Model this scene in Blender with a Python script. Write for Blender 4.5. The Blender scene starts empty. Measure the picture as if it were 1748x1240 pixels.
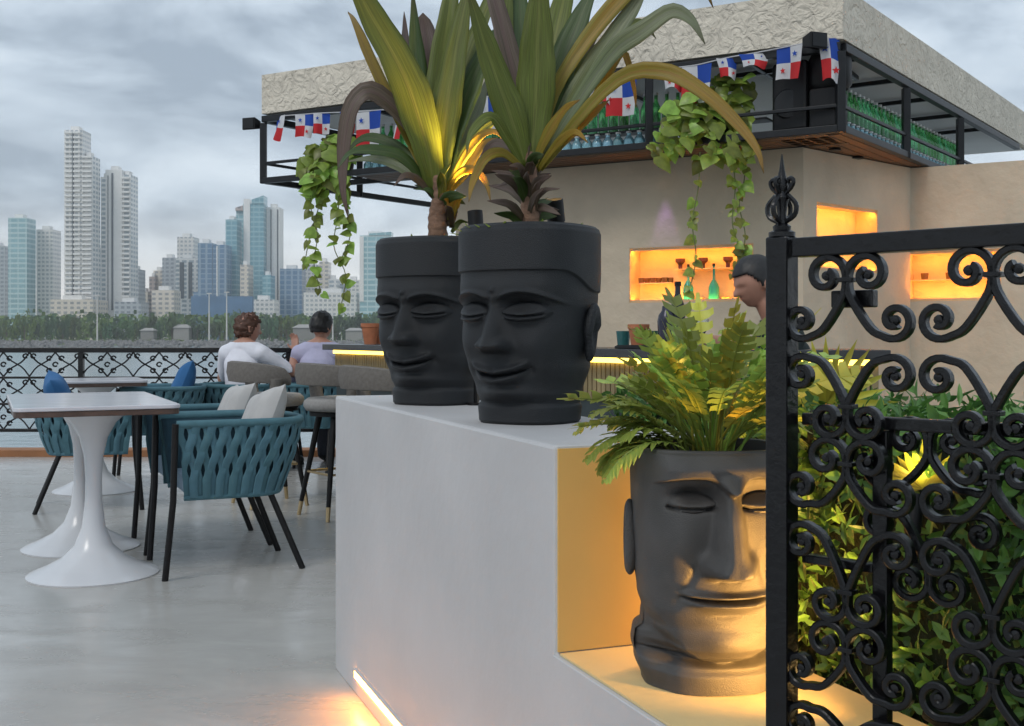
import bpy, bmesh, math, random
from mathutils import Vector, Matrix, noise
R = math.radians
PI = math.pi
rnd = random.Random(7)
S = bpy.context.scene
COL = S.collection
# ------------------------------------------------------------------ camera, sky, sun, exposure
F, HX, HY, EYE = 1950.0, 874.0, 573.0, 1.10       # focal length / horizon of the 1748 px wide photograph, eye height
cam = bpy.data.cameras.new('camera'); co = bpy.data.objects.new('camera', cam); COL.objects.link(co)
co.location = (0, 0, EYE); co.rotation_euler = (R(90), 0, 0)
cam.sensor_width = 36; cam.lens = 36 * F / 1748; cam.shift_y = -(620 - HY) / 1748
cam.clip_start = 0.05; cam.clip_end = 20000
S.camera = co
S.view_settings.view_transform = 'Standard'; S.view_settings.look = 'None'
S.view_settings.exposure = 0.20; S.view_settings.gamma = 1

SUN_EL, SUN_AZ = R(48), R(215)                    # azimuth clockwise from +Y
W = bpy.data.worlds.new('World'); S.world = W; W.use_nodes = True
nt = W.node_tree; nt.nodes.clear(); L = nt.links.new
def wn(t, **k):
    n = nt.nodes.new(t)
    for a, b in k.items(): setattr(n, a, b)
    return n
out = wn('ShaderNodeOutputWorld'); bgS = wn('ShaderNodeBackground'); bgC = wn('ShaderNodeBackground'); mx = wn('ShaderNodeMixShader')
sky = wn('ShaderNodeTexSky', sky_type='NISHITA', sun_disc=False, sun_elevation=SUN_EL, sun_rotation=SUN_AZ, dust_density=2.0)
L(sky.outputs[0], bgS.inputs[0]); bgS.inputs[1].default_value = 0.10
tc = wn('ShaderNodeTexCoord'); mp = wn('ShaderNodeMapping'); mp.inputs['Scale'].default_value = (1.0, 1.0, 2.4); mp.inputs['Location'].default_value = (1.32, 0.3, 0.55)
L(tc.outputs['Generated'], mp.inputs[0])
n1 = wn('ShaderNodeTexNoise'); n1.inputs['Scale'].default_value = 4.6; n1.inputs['Detail'].default_value = 8; n1.inputs['Roughness'].default_value = 0.55; n1.inputs['Distortion'].default_value = 0.35
L(mp.outputs[0], n1.inputs['Vector'])
cr = wn('ShaderNodeValToRGB'); e = cr.color_ramp.elements
e[0].position = 0.39; e[0].color = (0.31, 0.378, 0.455, 1)
e[1].position = 0.62; e[1].color = (0.70, 0.785, 0.86, 1)
m_ = e.new(0.5); m_.color = (0.52, 0.605, 0.69, 1)
L(n1.outputs['Fac'], cr.inputs[0])
sx = wn('ShaderNodeSeparateXYZ'); L(tc.outputs['Generated'], sx.inputs[0])
mr = wn('ShaderNodeMapRange'); mr.inputs['From Min'].default_value = 0.0; mr.inputs['From Max'].default_value = 0.13; mr.inputs['To Min'].default_value = 0.85; mr.inputs['To Max'].default_value = 0.0
mr.interpolation_type = 'SMOOTHSTEP'
L(sx.outputs['Z'], mr.inputs['Value'])
mc = wn('ShaderNodeMix', data_type='RGBA'); L(mr.outputs[0], mc.inputs[0]); L(cr.outputs[0], mc.inputs[6]); mc.inputs[7].default_value = (0.92, 0.90, 0.86, 1)
L(mc.outputs[2], bgC.inputs[0]); bgC.inputs[1].default_value = 1.14
mx.inputs[0].default_value = 0.88
L(bgS.outputs[0], mx.inputs[1]); L(bgC.outputs[0], mx.inputs[2]); L(mx.outputs[0], out.inputs[0])
sl = bpy.data.lights.new('sun', 'SUN'); sl.energy = 0.9; sl.angle = R(18); sl.color = (1.0, 0.96, 0.9)
so = bpy.data.objects.new('sun', sl); COL.objects.link(so)
sd = Vector((math.sin(SUN_AZ) * math.cos(SUN_EL), math.cos(SUN_AZ) * math.cos(SUN_EL), math.sin(SUN_EL)))
so.rotation_euler = sd.to_track_quat('Z', 'Y').to_euler(); so.location = sd * 30

# ------------------------------------------------------------------ helpers
def P(px, py, D): return Vector(((px - HX) / F * D, D, EYE - (py - HY) / F * D))
def FL(px, py, z=0.0):
    D = (EYE - z) * F / (py - HY); return Vector(((px - HX) / F * D, D, z))
def V(*a): return Vector(a)
def sm(a, b, x):
    t = max(0.0, min(1.0, (x - a) / (b - a))); return t * t * (3 - 2 * t)
def lin(c): return tuple(c) + (1,) if len(c) == 3 else tuple(c)

MATS = {}
def mat(name, col, rough=0.5, metal=0.0, var=0.12, scale=8.0, bump=0.0, bscale=60.0, spec=0.5, coat=0.0, transl=0.0, stretch=(1, 1, 1), emit=None, estr=0.0, objvar=0.0, trans=0.0, rvar=0.0):
    if name in MATS: return MATS[name]
    m = bpy.data.materials.new(name); m.use_nodes = True; t = m.node_tree; n = t.nodes; b = n['Principled BSDF']; o = n['Material Output']
    b.inputs['Roughness'].default_value = rough; b.inputs['Metallic'].default_value = metal
    b.inputs['Specular IOR Level'].default_value = spec; b.inputs['Coat Weight'].default_value = coat; b.inputs['Transmission Weight'].default_value = trans
    tc = n.new('ShaderNodeTexCoord'); mp = n.new('ShaderNodeMapping'); mp.inputs['Scale'].default_value = stretch; t.links.new(tc.outputs['Object'], mp.inputs[0])
    no = n.new('ShaderNodeTexNoise'); no.inputs['Scale'].default_value = scale; no.inputs['Detail'].default_value = 5; t.links.new(mp.outputs[0], no.inputs['Vector'])
    r = n.new('ShaderNodeMapRange'); r.inputs['From Min'].default_value = 0.25; r.inputs['From Max'].default_value = 0.75; t.links.new(no.outputs['Fac'], r.inputs['Value'])
    mi = n.new('ShaderNodeMix'); mi.data_type = 'RGBA'; t.links.new(r.outputs[0], mi.inputs[0])
    mi.inputs[6].default_value = tuple(max(0, c * (1 - var)) for c in col[:3]) + (1,)
    mi.inputs[7].default_value = tuple(min(1, c * (1 + var)) for c in col[:3]) + (1,)
    csock = mi.outputs[2]
    if objvar:
        oi = n.new('ShaderNodeObjectInfo'); hs = n.new('ShaderNodeHueSaturation')
        rr = n.new('ShaderNodeMapRange'); rr.inputs['To Min'].default_value = 1 - objvar; rr.inputs['To Max'].default_value = 1 + objvar
        t.links.new(oi.outputs['Random'], rr.inputs['Value']); t.links.new(rr.outputs[0], hs.inputs['Value'])
        r2 = n.new('ShaderNodeMapRange'); r2.inputs['To Min'].default_value = 0.5 - objvar * 0.06; r2.inputs['To Max'].default_value = 0.5 + objvar * 0.06
        t.links.new(oi.outputs['Random'], r2.inputs['Value']); t.links.new(r2.outputs[0], hs.inputs['Hue'])
        t.links.new(csock, hs.inputs['Color']); csock = hs.outputs[0]
    t.links.new(csock, b.inputs['Base Color'])
    if rvar:
        r3 = n.new('ShaderNodeMapRange'); r3.inputs['To Min'].default_value = max(0.02, rough - rvar); r3.inputs['To Max'].default_value = rough + rvar
        t.links.new(no.outputs['Fac'], r3.inputs['Value']); t.links.new(r3.outputs[0], b.inputs['Roughness'])
    if bump:
        nb = n.new('ShaderNodeTexNoise'); nb.inputs['Scale'].default_value = bscale; nb.inputs['Detail'].default_value = 4; t.links.new(tc.outputs['Object'], nb.inputs['Vector'])
        bu = n.new('ShaderNodeBump'); bu.inputs['Strength'].default_value = bump; bu.inputs['Distance'].default_value = 0.02
        t.links.new(nb.outputs['Fac'], bu.inputs['Height']); t.links.new(bu.outputs[0], b.inputs['Normal'])
    if emit: b.inputs['Emission Color'].default_value = lin(emit); b.inputs['Emission Strength'].default_value = estr
    if transl:
        tr = n.new('ShaderNodeBsdfTranslucent'); t.links.new(csock, tr.inputs[0]); ms = n.new('ShaderNodeMixShader'); ms.inputs[0].default_value = transl
        t.links.new(b.outputs[0], ms.inputs[1]); t.links.new(tr.outputs[0], ms.inputs[2]); t.links.new(ms.outputs[0], o.inputs[0])
    MATS[name] = m; return m

class MB:
    def __init__(s): s.v = []; s.f = []; s.mi = []; s.uv = []
    def add(s, verts, faces, mi=0, uvs=None):
        o = len(s.v); s.v += [Vector(p) for p in verts]; s.f += [tuple(i + o for i in f) for f in faces]; s.mi += [mi] * len(faces)
        s.uv += list(uvs) if uvs else [(0.5, 0.5)] * len(verts)
        return s
    def box(s, lo, hi, M=None, mi=0):
        x0, y0, z0 = lo; x1, y1, z1 = hi
        vs = [V(x0, y0, z0), V(x1, y0, z0), V(x1, y1, z0), V(x0, y1, z0), V(x0, y0, z1), V(x1, y0, z1), V(x1, y1, z1), V(x0, y1, z1)]
        if M: vs = [M @ p for p in vs]
        return s.add(vs, [(3, 2, 1, 0), (4, 5, 6, 7), (0, 1, 5, 4), (1, 2, 6, 5), (2, 3, 7, 6), (3, 0, 4, 7)], mi)
    def bar(s, a, b, w, h, up=V(0, 0, 1), mi=0):
        a = Vector(a); b = Vector(b); d = (b - a).normalized()
        x = d.cross(up)
        if x.length < 1e-4: x = V(1, 0, 0)
        x.normalize(); u = x.cross(d)
        vs = [p + x * sx_ * w / 2 + u * sy_ * h / 2 for p in (a, b) for sx_, sy_ in ((-1, -1), (1, -1), (1, 1), (-1, 1))]
        return s.add(vs, [(3, 2, 1, 0), (4, 5, 6, 7), (0, 1, 5, 4), (1, 2, 6, 5), (2, 3, 7, 6), (3, 0, 4, 7)], mi)
    def tube(s, pts, r, n=8, mi=0, cap=True, flat=None):
        pts = [Vector(p) for p in pts]; rs = r if hasattr(r, '__len__') else [r] * len(pts)
        vs = []; fs = []; T = []
        for i in range(len(pts)):
            d = pts[min(i + 1, len(pts) - 1)] - pts[max(i - 1, 0)]; T.append(d.normalized() if d.length > 1e-9 else V(0, 0, 1))
        u = T[0].orthogonal().normalized() if flat is None else flat
        for i, p in enumerate(pts):
            if flat is not None: u = flat - T[i] * flat.dot(T[i])
            else: u = u - T[i] * u.dot(T[i])
            u.normalize(); w = T[i].cross(u)
            for k in range(n):
                a = 2 * PI * (k + 0.5) / n
                vs.append(p + (u * math.cos(a) + w * math.sin(a)) * rs[i])
        for i in range(len(pts) - 1):
            for k in range(n): fs.append((i * n + k, i * n + (k + 1) % n, (i + 1) * n + (k + 1) % n, (i + 1) * n + k))
        if cap: fs.append(tuple(range(n - 1, -1, -1))); fs.append(tuple((len(pts) - 1) * n + k for k in range(n)))
        return s.add(vs, fs, mi)
    def lathe(s, prof, n=24, c=V(0, 0, 0), mi=0, cap=True, M=None):
        vs = []; fs = []
        for r, z in prof:
            for k in range(n):
                a = 2 * PI * k / n; p = V(r * math.cos(a), r * math.sin(a), z)
                vs.append((M @ p if M else p) + c)
        for i in range(len(prof) - 1):
            for k in range(n): fs.append((i * n + k, i * n + (k + 1) % n, (i + 1) * n + (k + 1) % n, (i + 1) * n + k))
        if cap: fs.append(tuple(range(n - 1, -1, -1))); fs.append(tuple((len(prof) - 1) * n + k for k in range(n)))
        return s.add(vs, fs, mi)
    def prism(s, poly, z0, z1, mi=0):
        n = len(poly); vs = [V(p[0], p[1], z0) for p in poly] + [V(p[0], p[1], z1) for p in poly]
        return s.add(vs, [tuple(range(n - 1, -1, -1)), tuple(range(n, 2 * n))] + [(i, (i + 1) % n, n + (i + 1) % n, n + i) for i in range(n)], mi)
    def mesh(s, name, mats, smooth=None):
        me = bpy.data.meshes.new(name); me.from_pydata(s.v, [], s.f)
        for m in (mats if isinstance(mats, (list, tuple)) else [mats]): me.materials.append(m)
        me.polygons.foreach_set('material_index', s.mi)
        if any(u != (0.5, 0.5) for u in s.uv):
            ul = me.uv_layers.new(name='UVMap'); vi = [0] * len(me.loops); me.loops.foreach_get('vertex_index', vi)
            flat = []
            for i in vi: flat += s.uv[i]
            ul.data.foreach_set('uv', flat)
        if smooth is not None:
            me.polygons.foreach_set('use_smooth', [True] * len(me.polygons))
            if smooth < 180: me.set_sharp_from_angle(angle=R(smooth))
        me.update(); return me
    def build(s, name, mats, parent=None, smooth=None, bevel=0, world=False):
        if world and parent is not None:
            o_ = parent_loc(parent); s.v = [p - o_ for p in s.v]
        return obj(name, s.mesh(name, mats, smooth), parent, bevel)
def parent_loc(p):
    l = p.location.copy()
    while p.parent: p = p.parent; l += p.location
    return l
def obj(name, me, parent=None, bevel=0):
    o = bpy.data.objects.new(name, me); COL.objects.link(o); o.parent = parent
    if bevel:
        b = o.modifiers.new('bevel', 'BEVEL'); b.width = bevel; b.segments = 2; b.limit_method = 'ANGLE'; b.angle_limit = R(40)
    return o
def tag(o, label=None, cat=None, group=None, kind=None):
    if label: o['label'] = label
    if cat: o['category'] = cat
    if group: o['group'] = group
    if kind: o['kind'] = kind
    return o
def thing(name, label, cat, loc=(0, 0, 0), rz=0, group=None):
    o = bpy.data.objects.new(name, None); COL.objects.link(o); o.empty_display_size = 0.1
    o.location = loc; o.rotation_euler = (0, 0, rz); return tag(o, label, cat, group)
def copytree(o, parent=None):
    c = o.copy(); COL.objects.link(c); c.parent = parent
    for ch in list(o.children): copytree(ch, c)
    return c
def dup(root, loc, rz, label, scale=None):
    c = copytree(root); c.location = loc; c.rotation_euler = (0, 0, rz); c['label'] = label
    if scale: c.scale = (scale,) * 3
    return c
def bez(pts, n=20):
    """Catmull-Rom through points"""
    pts = [Vector(p) for p in pts]; q = [pts[0] * 2 - pts[1]] + pts + [pts[-1] * 2 - pts[-2]]; r = []
    m = len(pts) - 1
    for k in range(n + 1):
        u = k / n * m; i = min(int(u), m - 1); t = u - i; a, b, c, d = q[i:i + 4]
        r.append(0.5 * ((2 * b) + (c - a) * t + (2 * a - 5 * b + 4 * c - d) * t * t + (3 * b - a - 3 * c + d) * t ** 3))
    return r
def leaf6(mb, b, d, nrm, Lh, Wd, mi=0, droop=0.15):
    d = d.normalized(); s_ = d.cross(nrm)
    if s_.length < 1e-5: s_ = d.orthogonal()
    s_.normalize(); nn = s_.cross(d)
    mb.add([b, b + d * Lh * 0.35 + s_ * Wd * 0.5 + nn * Wd * 0.12, b + d * Lh * 0.75 + s_ * Wd * 0.33 - nn * Lh * droop * 0.4, b + d * Lh - nn * Lh * droop,
            b + d * Lh * 0.75 - s_ * Wd * 0.33 - nn * Lh * droop * 0.4, b + d * Lh * 0.35 - s_ * Wd * 0.5 + nn * Wd * 0.12, b + d * Lh * 0.4 - nn * Wd * 0.08], [(0, 1, 6), (1, 2, 6), (2, 3, 6), (3, 4, 6), (4, 5, 6), (5, 0, 6)], mi)
def rv(): 
    while True:
        v = V(rnd.uniform(-1, 1), rnd.uniform(-1, 1), rnd.uniform(-1, 1))
        if 0.05 < v.length < 1: return v.normalized()

# ------------------------------------------------------------------ materials
M_white = mat('white_paint', (0.50, 0.495, 0.50), 0.5, var=0.08, scale=2.2, bump=0.12, bscale=22, rvar=0.1)
M_black = mat('black_metal', (0.0035, 0.0035, 0.0045), 0.27, metal=0.0, var=0.3, scale=30, bump=0.10, bscale=70, spec=0.38)
M_blackm = mat('black_matt', (0.006, 0.006, 0.007), 0.5, var=0.2, spec=0.3)
M_steel = mat('canopy_steel', (0.008, 0.009, 0.011), 0.42, var=0.3, scale=20, spec=0.35)
M_clay = mat('charcoal_clay', (0.011, 0.0128, 0.0155), 0.50, var=0.45, scale=6, bump=0.35, bscale=260, rvar=0.18, spec=0.40)
M_clay2 = mat('graphite_clay', (0.055, 0.053, 0.052), 0.55, var=0.3, scale=6, bump=0.25, bscale=230, rvar=0.14)
M_soil = mat('soil', (0.03, 0.02, 0.013), 0.95, var=0.5, scale=60, bump=0.8, bscale=90)
M_teal = mat('teal_strap', (0.066, 0.160, 0.200), 0.8, var=0.12, scale=20, bump=0.25, bscale=400, objvar=0.12)
M_tealdark = mat('teal_lining', (0.014, 0.045, 0.065), 0.9, var=0.2, scale=20)
M_seat = mat('blue_grey_cushion', (0.16, 0.23, 0.30), 0.9, var=0.08, scale=20, bump=0.2, bscale=300)
M_blue = mat('blue_cushion', (0.025, 0.12, 0.29), 0.85, var=0.1, scale=10, bump=0.2, bscale=250)
M_pillow = mat('linen_pillow', (0.46, 0.45, 0.44), 0.9, var=0.06, scale=15, bump=0.25, bscale=260)
M_grey = mat('grey_upholstery', (0.17, 0.155, 0.14), 0.95, var=0.18, scale=60, bump=0.3, bscale=300)
M_greyl = mat('light_grey_upholstery', (0.32, 0.31, 0.30), 0.95, var=0.12, scale=60, bump=0.3, bscale=300)
M_tulip = mat('tulip_white', (0.62, 0.64, 0.67), 0.22, var=0.03, scale=4)
M_marble = mat('pale_table_top', (0.56, 0.56, 0.60), 0.15, var=0.10, scale=5, stretch=(1, 3, 1))
M_edge = mat('brown_table_edge', (0.08, 0.05, 0.04), 0.4, var=0.3, scale=25)
M_brass = mat('brass', (0.55, 0.42, 0.24), 0.35, metal=0.9, var=0.1)
M_wall = mat('beige_plaster', (0.56, 0.47, 0.355), 0.85, var=0.13, scale=3, bump=0.5, bscale=14)
M_niche = mat('niche_plaster', (0.62, 0.45, 0.26), 0.8, var=0.12, scale=6, bump=0.3, bscale=25)
M_ceil = mat('white_soffit', (0.62, 0.63, 0.63), 0.8, var=0.05, scale=3)
M_terra = mat('terracotta', (0.42, 0.15, 0.07), 0.8, var=0.2, scale=20, bump=0.15)
M_wood = mat('brown_slats', (0.10, 0.055, 0.03), 0.6, var=0.4, scale=9, stretch=(1, 8, 1))
M_counter = mat('dark_counter_stone', (0.022, 0.024, 0.028), 0.25, var=0.4, scale=14)
M_slat = mat('counter_slats', (0.26, 0.20, 0.10), 0.6, var=0.25, scale=16, stretch=(1, 1, 0.2))
M_ctbase = mat('counter_base', (0.03, 0.042, 0.045), 0.6, var=0.2)
M_rock = mat('breakwater_rock', (0.19, 0.185, 0.18), 0.9, var=0.35, scale=0.6)
M_leafdark = mat('hedge_leaf', (0.065, 0.175, 0.038), 0.5, var=0.35, scale=9, transl=0.25, objvar=0.1)
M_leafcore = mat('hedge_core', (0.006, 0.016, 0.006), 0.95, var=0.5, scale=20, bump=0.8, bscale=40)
M_xan = mat('lobed_leaf', (0.30, 0.40, 0.075), 0.38, var=0.3, scale=14, transl=0.35, objvar=0.45)
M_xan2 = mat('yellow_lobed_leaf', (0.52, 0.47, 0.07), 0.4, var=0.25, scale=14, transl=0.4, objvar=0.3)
M_fern = mat('fern_leaf', (0.30, 0.36, 0.08), 0.5, var=0.3, scale=20, transl=0.4, objvar=0.3)
M_pothos = mat('pothos_leaf', (0.27, 0.36, 0.06), 0.35, var=0.5, scale=1.6, transl=0.4, objvar=0.55)
M_vine = mat('vine_stem', (0.14, 0.16, 0.05), 0.7)
M_trunk = mat('palm_trunk', (0.20, 0.115, 0.075), 0.85, var=0.45, scale=25, stretch=(1, 1, 3), bump=0.5, bscale=50)
M_skin = mat('skin', (0.42, 0.215, 0.15), 0.5, var=0.08, scale=12)
M_hairb = mat('brown_hair', (0.075, 0.03, 0.016), 0.6, var=0.4, scale=90)
M_hairk = mat('black_hair', (0.010, 0.009, 0.009), 0.5, var=0.4, scale=90)
M_shirtw = mat('white_shirt', (0.72, 0.72, 0.78), 0.9, var=0.05, scale=15, bump=0.2, bscale=30)
M_shirtv = mat('lilac_shirt', (0.45, 0.44, 0.60), 0.9, var=0.06, scale=15, bump=0.2, bscale=30)
M_shirtk = mat('dark_green_shirt', (0.018, 0.028, 0.026), 0.9, var=0.2, scale=15, bump=0.2, bscale=30)
M_jeans = mat('dark_trousers', (0.03, 0.035, 0.05), 0.9, var=0.2, scale=15)
M_bgreen = mat('green_glass', (0.08, 0.34, 0.11), 0.08, var=0.1, trans=0.75, objvar=0.4)
M_bblue = mat('pale_blue_glass', (0.34, 0.62, 0.70), 0.08, var=0.1, trans=0.6, objvar=0.25)
M_bteal = mat('teal_glass', (0.03, 0.45, 0.45), 0.08, var=0.1, trans=0.5)
M_cap = mat('bottle_cap', (0.6, 0.62, 0.6), 0.3, var=0.1)
M_kerb = mat('orange_brown_kerb', (0.45, 0.20, 0.09), 0.8, var=0.2, scale=6)
M_fwhite = mat('flag_white', (0.68, 0.68, 0.70), 0.8, var=0.05, transl=0.3)
M_fblue = mat('flag_blue', (0.015, 0.07, 0.40), 0.8, var=0.08, transl=0.3)
M_fred = mat('flag_red', (0.60, 0.025, 0.03), 0.8, var=0.08, transl=0.3)
M_glassm = mat('clear_glass', (0.9, 0.95, 0.95), 0.03, var=0.0, trans=0.95)
M_darkbrown = mat('dark_planter', (0.035, 0.018, 0.014), 0.6, var=0.2)
def glow(name, col, s):
    return mat(name, (0.8, 0.8, 0.8), 0.5, var=0, emit=col, estr=s)
M_led = glow('led_amber', (1.0, 0.33, 0.04), 42)
M_ledn = glow('led_niche', (1.0, 0.42, 0.06), 60)
M_ledc = glow('led_counter', (1.0, 0.66, 0.08), 4.5)
M_lens = glow('lamp_lens', (1.0, 0.62, 0.22), 20)

def leafmat(name, cA, cB, cMid, transl=0.35):
    """strap leaf: colour from base (v=0) to tip (v=1) with streaks along the length and a pale midrib"""
    m = bpy.data.materials.new(name); m.use_nodes = True; t = m.node_tree; n = t.nodes; b = n['Principled BSDF']; o = n['Material Output']
    uv = n.new('ShaderNodeUVMap'); uv.uv_map = 'UVMap'; sp = n.new('ShaderNodeSeparateXYZ'); t.links.new(uv.outputs[0], sp.inputs[0])
    mp = n.new('ShaderNodeMapping'); mp.inputs['Scale'].default_value = (14, 1.2, 1); t.links.new(uv.outputs[0], mp.inputs[0])
    oi = n.new('ShaderNodeObjectInfo'); ad = n.new('ShaderNodeVectorMath'); t.links.new(mp.outputs[0], ad.inputs[0]); t.links.new(oi.outputs['Random'], ad.inputs[1])
    no = n.new('ShaderNodeTexNoise'); no.inputs['Scale'].default_value = 1.5; no.inputs['Detail'].default_value = 4; t.links.new(ad.outputs[0], no.inputs['Vector'])
    a1 = n.new('ShaderNodeMath'); a1.operation = 'MULTIPLY_ADD'; a1.inputs[1].default_value = 1.5; a1.inputs[2].default_value = -0.5; t.links.new(no.outputs['Fac'], a1.inputs[0])
    a2 = n.new('ShaderNodeMath'); a2.operation = 'MULTIPLY_ADD'; a2.inputs[1].default_value = 0.5; t.links.new(sp.outputs['Y'], a2.inputs[0]); t.links.new(a1.outputs[0], a2.inputs[2]); a2.use_clamp = True
    mi = n.new('ShaderNodeMix'); mi.data_type = 'RGBA'; t.links.new(a2.outputs[0], mi.inputs[0]); mi.inputs[6].default_value = lin(cA); mi.inputs[7].default_value = lin(cB)
    d = n.new('ShaderNodeMath'); d.operation = 'SUBTRACT'; d.inputs[1].default_value = 0.5; t.links.new(sp.outputs['X'], d.inputs[0])
    ab = n.new('ShaderNodeMath'); ab.operation = 'ABSOLUTE'; t.links.new(d.outputs[0], ab.inputs[0])
    rr = n.new('ShaderNodeMapRange'); rr.inputs['From Min'].default_value = 0.03; rr.inputs['From Max'].default_value = 0.07; rr.inputs['To Min'].default_value = 0.55; rr.inputs['To Max'].default_value = 0; t.links.new(ab.outputs[0], rr.inputs['Value'])
    m2 = n.new('ShaderNodeMix'); m2.data_type = 'RGBA'; t.links.new(rr.outputs[0], m2.inputs[0]); t.links.new(mi.outputs[2], m2.inputs[6]); m2.inputs[7].default_value = lin(cMid)
    tp = n.new('ShaderNodeMapRange'); tp.inputs['From Min'].default_value = 0.86; tp.inputs['From Max'].default_value = 1.0; t.links.new(sp.outputs['Y'], tp.inputs['Value'])
    tn = n.new('ShaderNodeMath'); tn.operation = 'MULTIPLY'; t.links.new(tp.outputs[0], tn.inputs[0]); t.links.new(no.outputs['Fac'], tn.inputs[1]); 
    m4 = n.new('ShaderNodeMix'); m4.data_type = 'RGBA'; t.links.new(tn.outputs[0], m4.inputs[0]); t.links.new(m2.outputs[2], m4.inputs[6]); m4.inputs[7].default_value = (0.10, 0.045, 0.015, 1)
    n5 = n.new('ShaderNodeTexNoise'); n5.inputs['Scale'].default_value = 5.0; n5.inputs['Detail'].default_value = 3; t.links.new(ad.outputs[0], n5.inputs['Vector'])
    hv_ = n.new('ShaderNodeHueSaturation'); rv_ = n.new('ShaderNodeMapRange'); rv_.inputs['From Min'].default_value = 0.3; rv_.inputs['From Max'].default_value = 0.7; rv_.inputs['To Min'].default_value = 0.62; rv_.inputs['To Max'].default_value = 1.35
    t.links.new(n5.outputs['Fac'], rv_.inputs['Value']); t.links.new(rv_.outputs[0], hv_.inputs['Value']); t.links.new(m4.outputs[2], hv_.inputs['Color'])
    m2 = hv_; csk = hv_.outputs[0]
    t.links.new(csk, b.inputs['Base Color']); b.inputs['Roughness'].default_value = 0.45
    bu = n.new('ShaderNodeBump'); bu.inputs['Strength'].default_value = 0.25; bu.inputs['Distance'].default_value = 0.004; t.links.new(no.outputs['Fac'], bu.inputs['Height']); t.links.new(bu.outputs[0], b.inputs['Normal'])
    tr = n.new('ShaderNodeBsdfTranslucent'); t.links.new(csk, tr.inputs[0]); ms = n.new('ShaderNodeMixShader'); ms.inputs[0].default_value = transl
    t.links.new(b.outputs[0], ms.inputs[1]); t.links.new(tr.outputs[0], ms.inputs[2]); t.links.new(ms.outputs[0], o.inputs[0]); return m
M_olive = leafmat('olive_strap_leaf', (0.155, 0.205, 0.025), (0.125, 0.145, 0.030), (0.24, 0.26, 0.06))
M_purple = leafmat('bronze_strap_leaf', (0.10, 0.085, 0.04), (0.19, 0.125, 0.115), (0.15, 0.09, 0.08))
M_pale = leafmat('grey_green_strap_leaf', (0.15, 0.20, 0.06), (0.25, 0.27, 0.19), (0.22, 0.24, 0.16))
M_orange = leafmat('orange_strap_leaf', (0.26, 0.27, 0.03), (0.38, 0.17, 0.02), (0.34, 0.2, 0.04))
M_dgreen = leafmat('dark_green_strap_leaf', (0.075, 0.13, 0.024), (0.065, 0.105, 0.035), (0.12, 0.15, 0.06))

def facade(name, wall, glass, fh=3.4, bw=4.0, hf=0.45, vf=0.25, rough=0.35):
    m = bpy.data.materials.new(name); m.use_nodes = True; t = m.node_tree; n = t.nodes; b = n['Principled BSDF']
    tc = n.new('ShaderNodeTexCoord'); sp = n.new('ShaderNodeSeparateXYZ'); t.links.new(tc.outputs['Object'], sp.inputs[0])
    def mth(op, a, bb, c=None):
        k = n.new('ShaderNodeMath'); k.operation = op
        for i, q in enumerate((a, bb) if c is None else (a, bb, c)):
            if isinstance(q, (int, float)): k.inputs[i].default_value = q
            else: t.links.new(q, k.inputs[i])
        return k.outputs[0]
    fz = mth('FRACT', mth('DIVIDE', sp.outputs['Z'], fh), 0)
    xy = mth('ADD', sp.outputs['X'], sp.outputs['Y'])
    fx = mth('FRACT', mth('DIVIDE', xy, bw), 0)
    g = mth('MULTIPLY', mth('GREATER_THAN', fz, hf), mth('GREATER_THAN', fx, vf))
    no = n.new('ShaderNodeTexNoise'); no.inputs['Scale'].default_value = 0.05; no.inputs['Detail'].default_value = 6; t.links.new(tc.outputs['Object'], no.inputs['Vector'])
    gv = n.new('ShaderNodeMix'); gv.data_type = 'RGBA'; t.links.new(no.outputs['Fac'], gv.inputs[0]); gv.inputs[6].default_value = lin([c * 0.6 for c in glass]); gv.inputs[7].default_value = lin([min(1, c * 1.5) for c in glass])
    mi = n.new('ShaderNodeMix'); mi.data_type = 'RGBA'; t.links.new(g, mi.inputs[0]); mi.inputs[6].default_value = lin(wall); t.links.new(gv.outputs[2], mi.inputs[7])
    t.links.new(mi.outputs[2], b.inputs['Base Color']); b.inputs['Roughness'].default_value = rough; return m

# ------------------------------------------------------------------ the setting: water, land, terrace floor
def structure(o): o['kind'] = 'structure'; return o
wm = bpy.data.materials.new('sea_water'); wm.use_nodes = True
b = wm.node_tree.nodes['Principled BSDF']; b.inputs['Base Color'].default_value = (0.30, 0.36, 0.38, 1); b.inputs['Roughness'].default_value = 0.18
wt = wm.node_tree; no = wt.nodes.new('ShaderNodeTexNoise'); no.inputs['Scale'].default_value = 0.9; no.inputs['Detail'].default_value = 5
tcw = wt.nodes.new('ShaderNodeTexCoord'); wt.links.new(tcw.outputs['Object'], no.inputs['Vector']); bu = wt.nodes.new('ShaderNodeBump'); bu.inputs['Strength'].default_value = 0.35; bu.inputs['Distance'].default_value = 0.3
wt.links.new(no.outputs['Fac'], bu.inputs['Height']); wt.links.new(bu.outputs[0], b.inputs['Normal'])
structure(MB().add([(-1500, -600, -4), (1700, -600, -4), (1700, 1150, -4), (-1500, 1150, -4)], [(0, 1, 2, 3)]).build('water', wm))
lm = mat('shore_ground', (0.17, 0.20, 0.11), 0.95, var=0.35, scale=0.02)
mb = MB(); mb.prism([(-1200, 602), (1400, 602), (1400, 1100), (-1200, 1100)], -5, -2.2); structure(mb.build('shore_land', lm))

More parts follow.
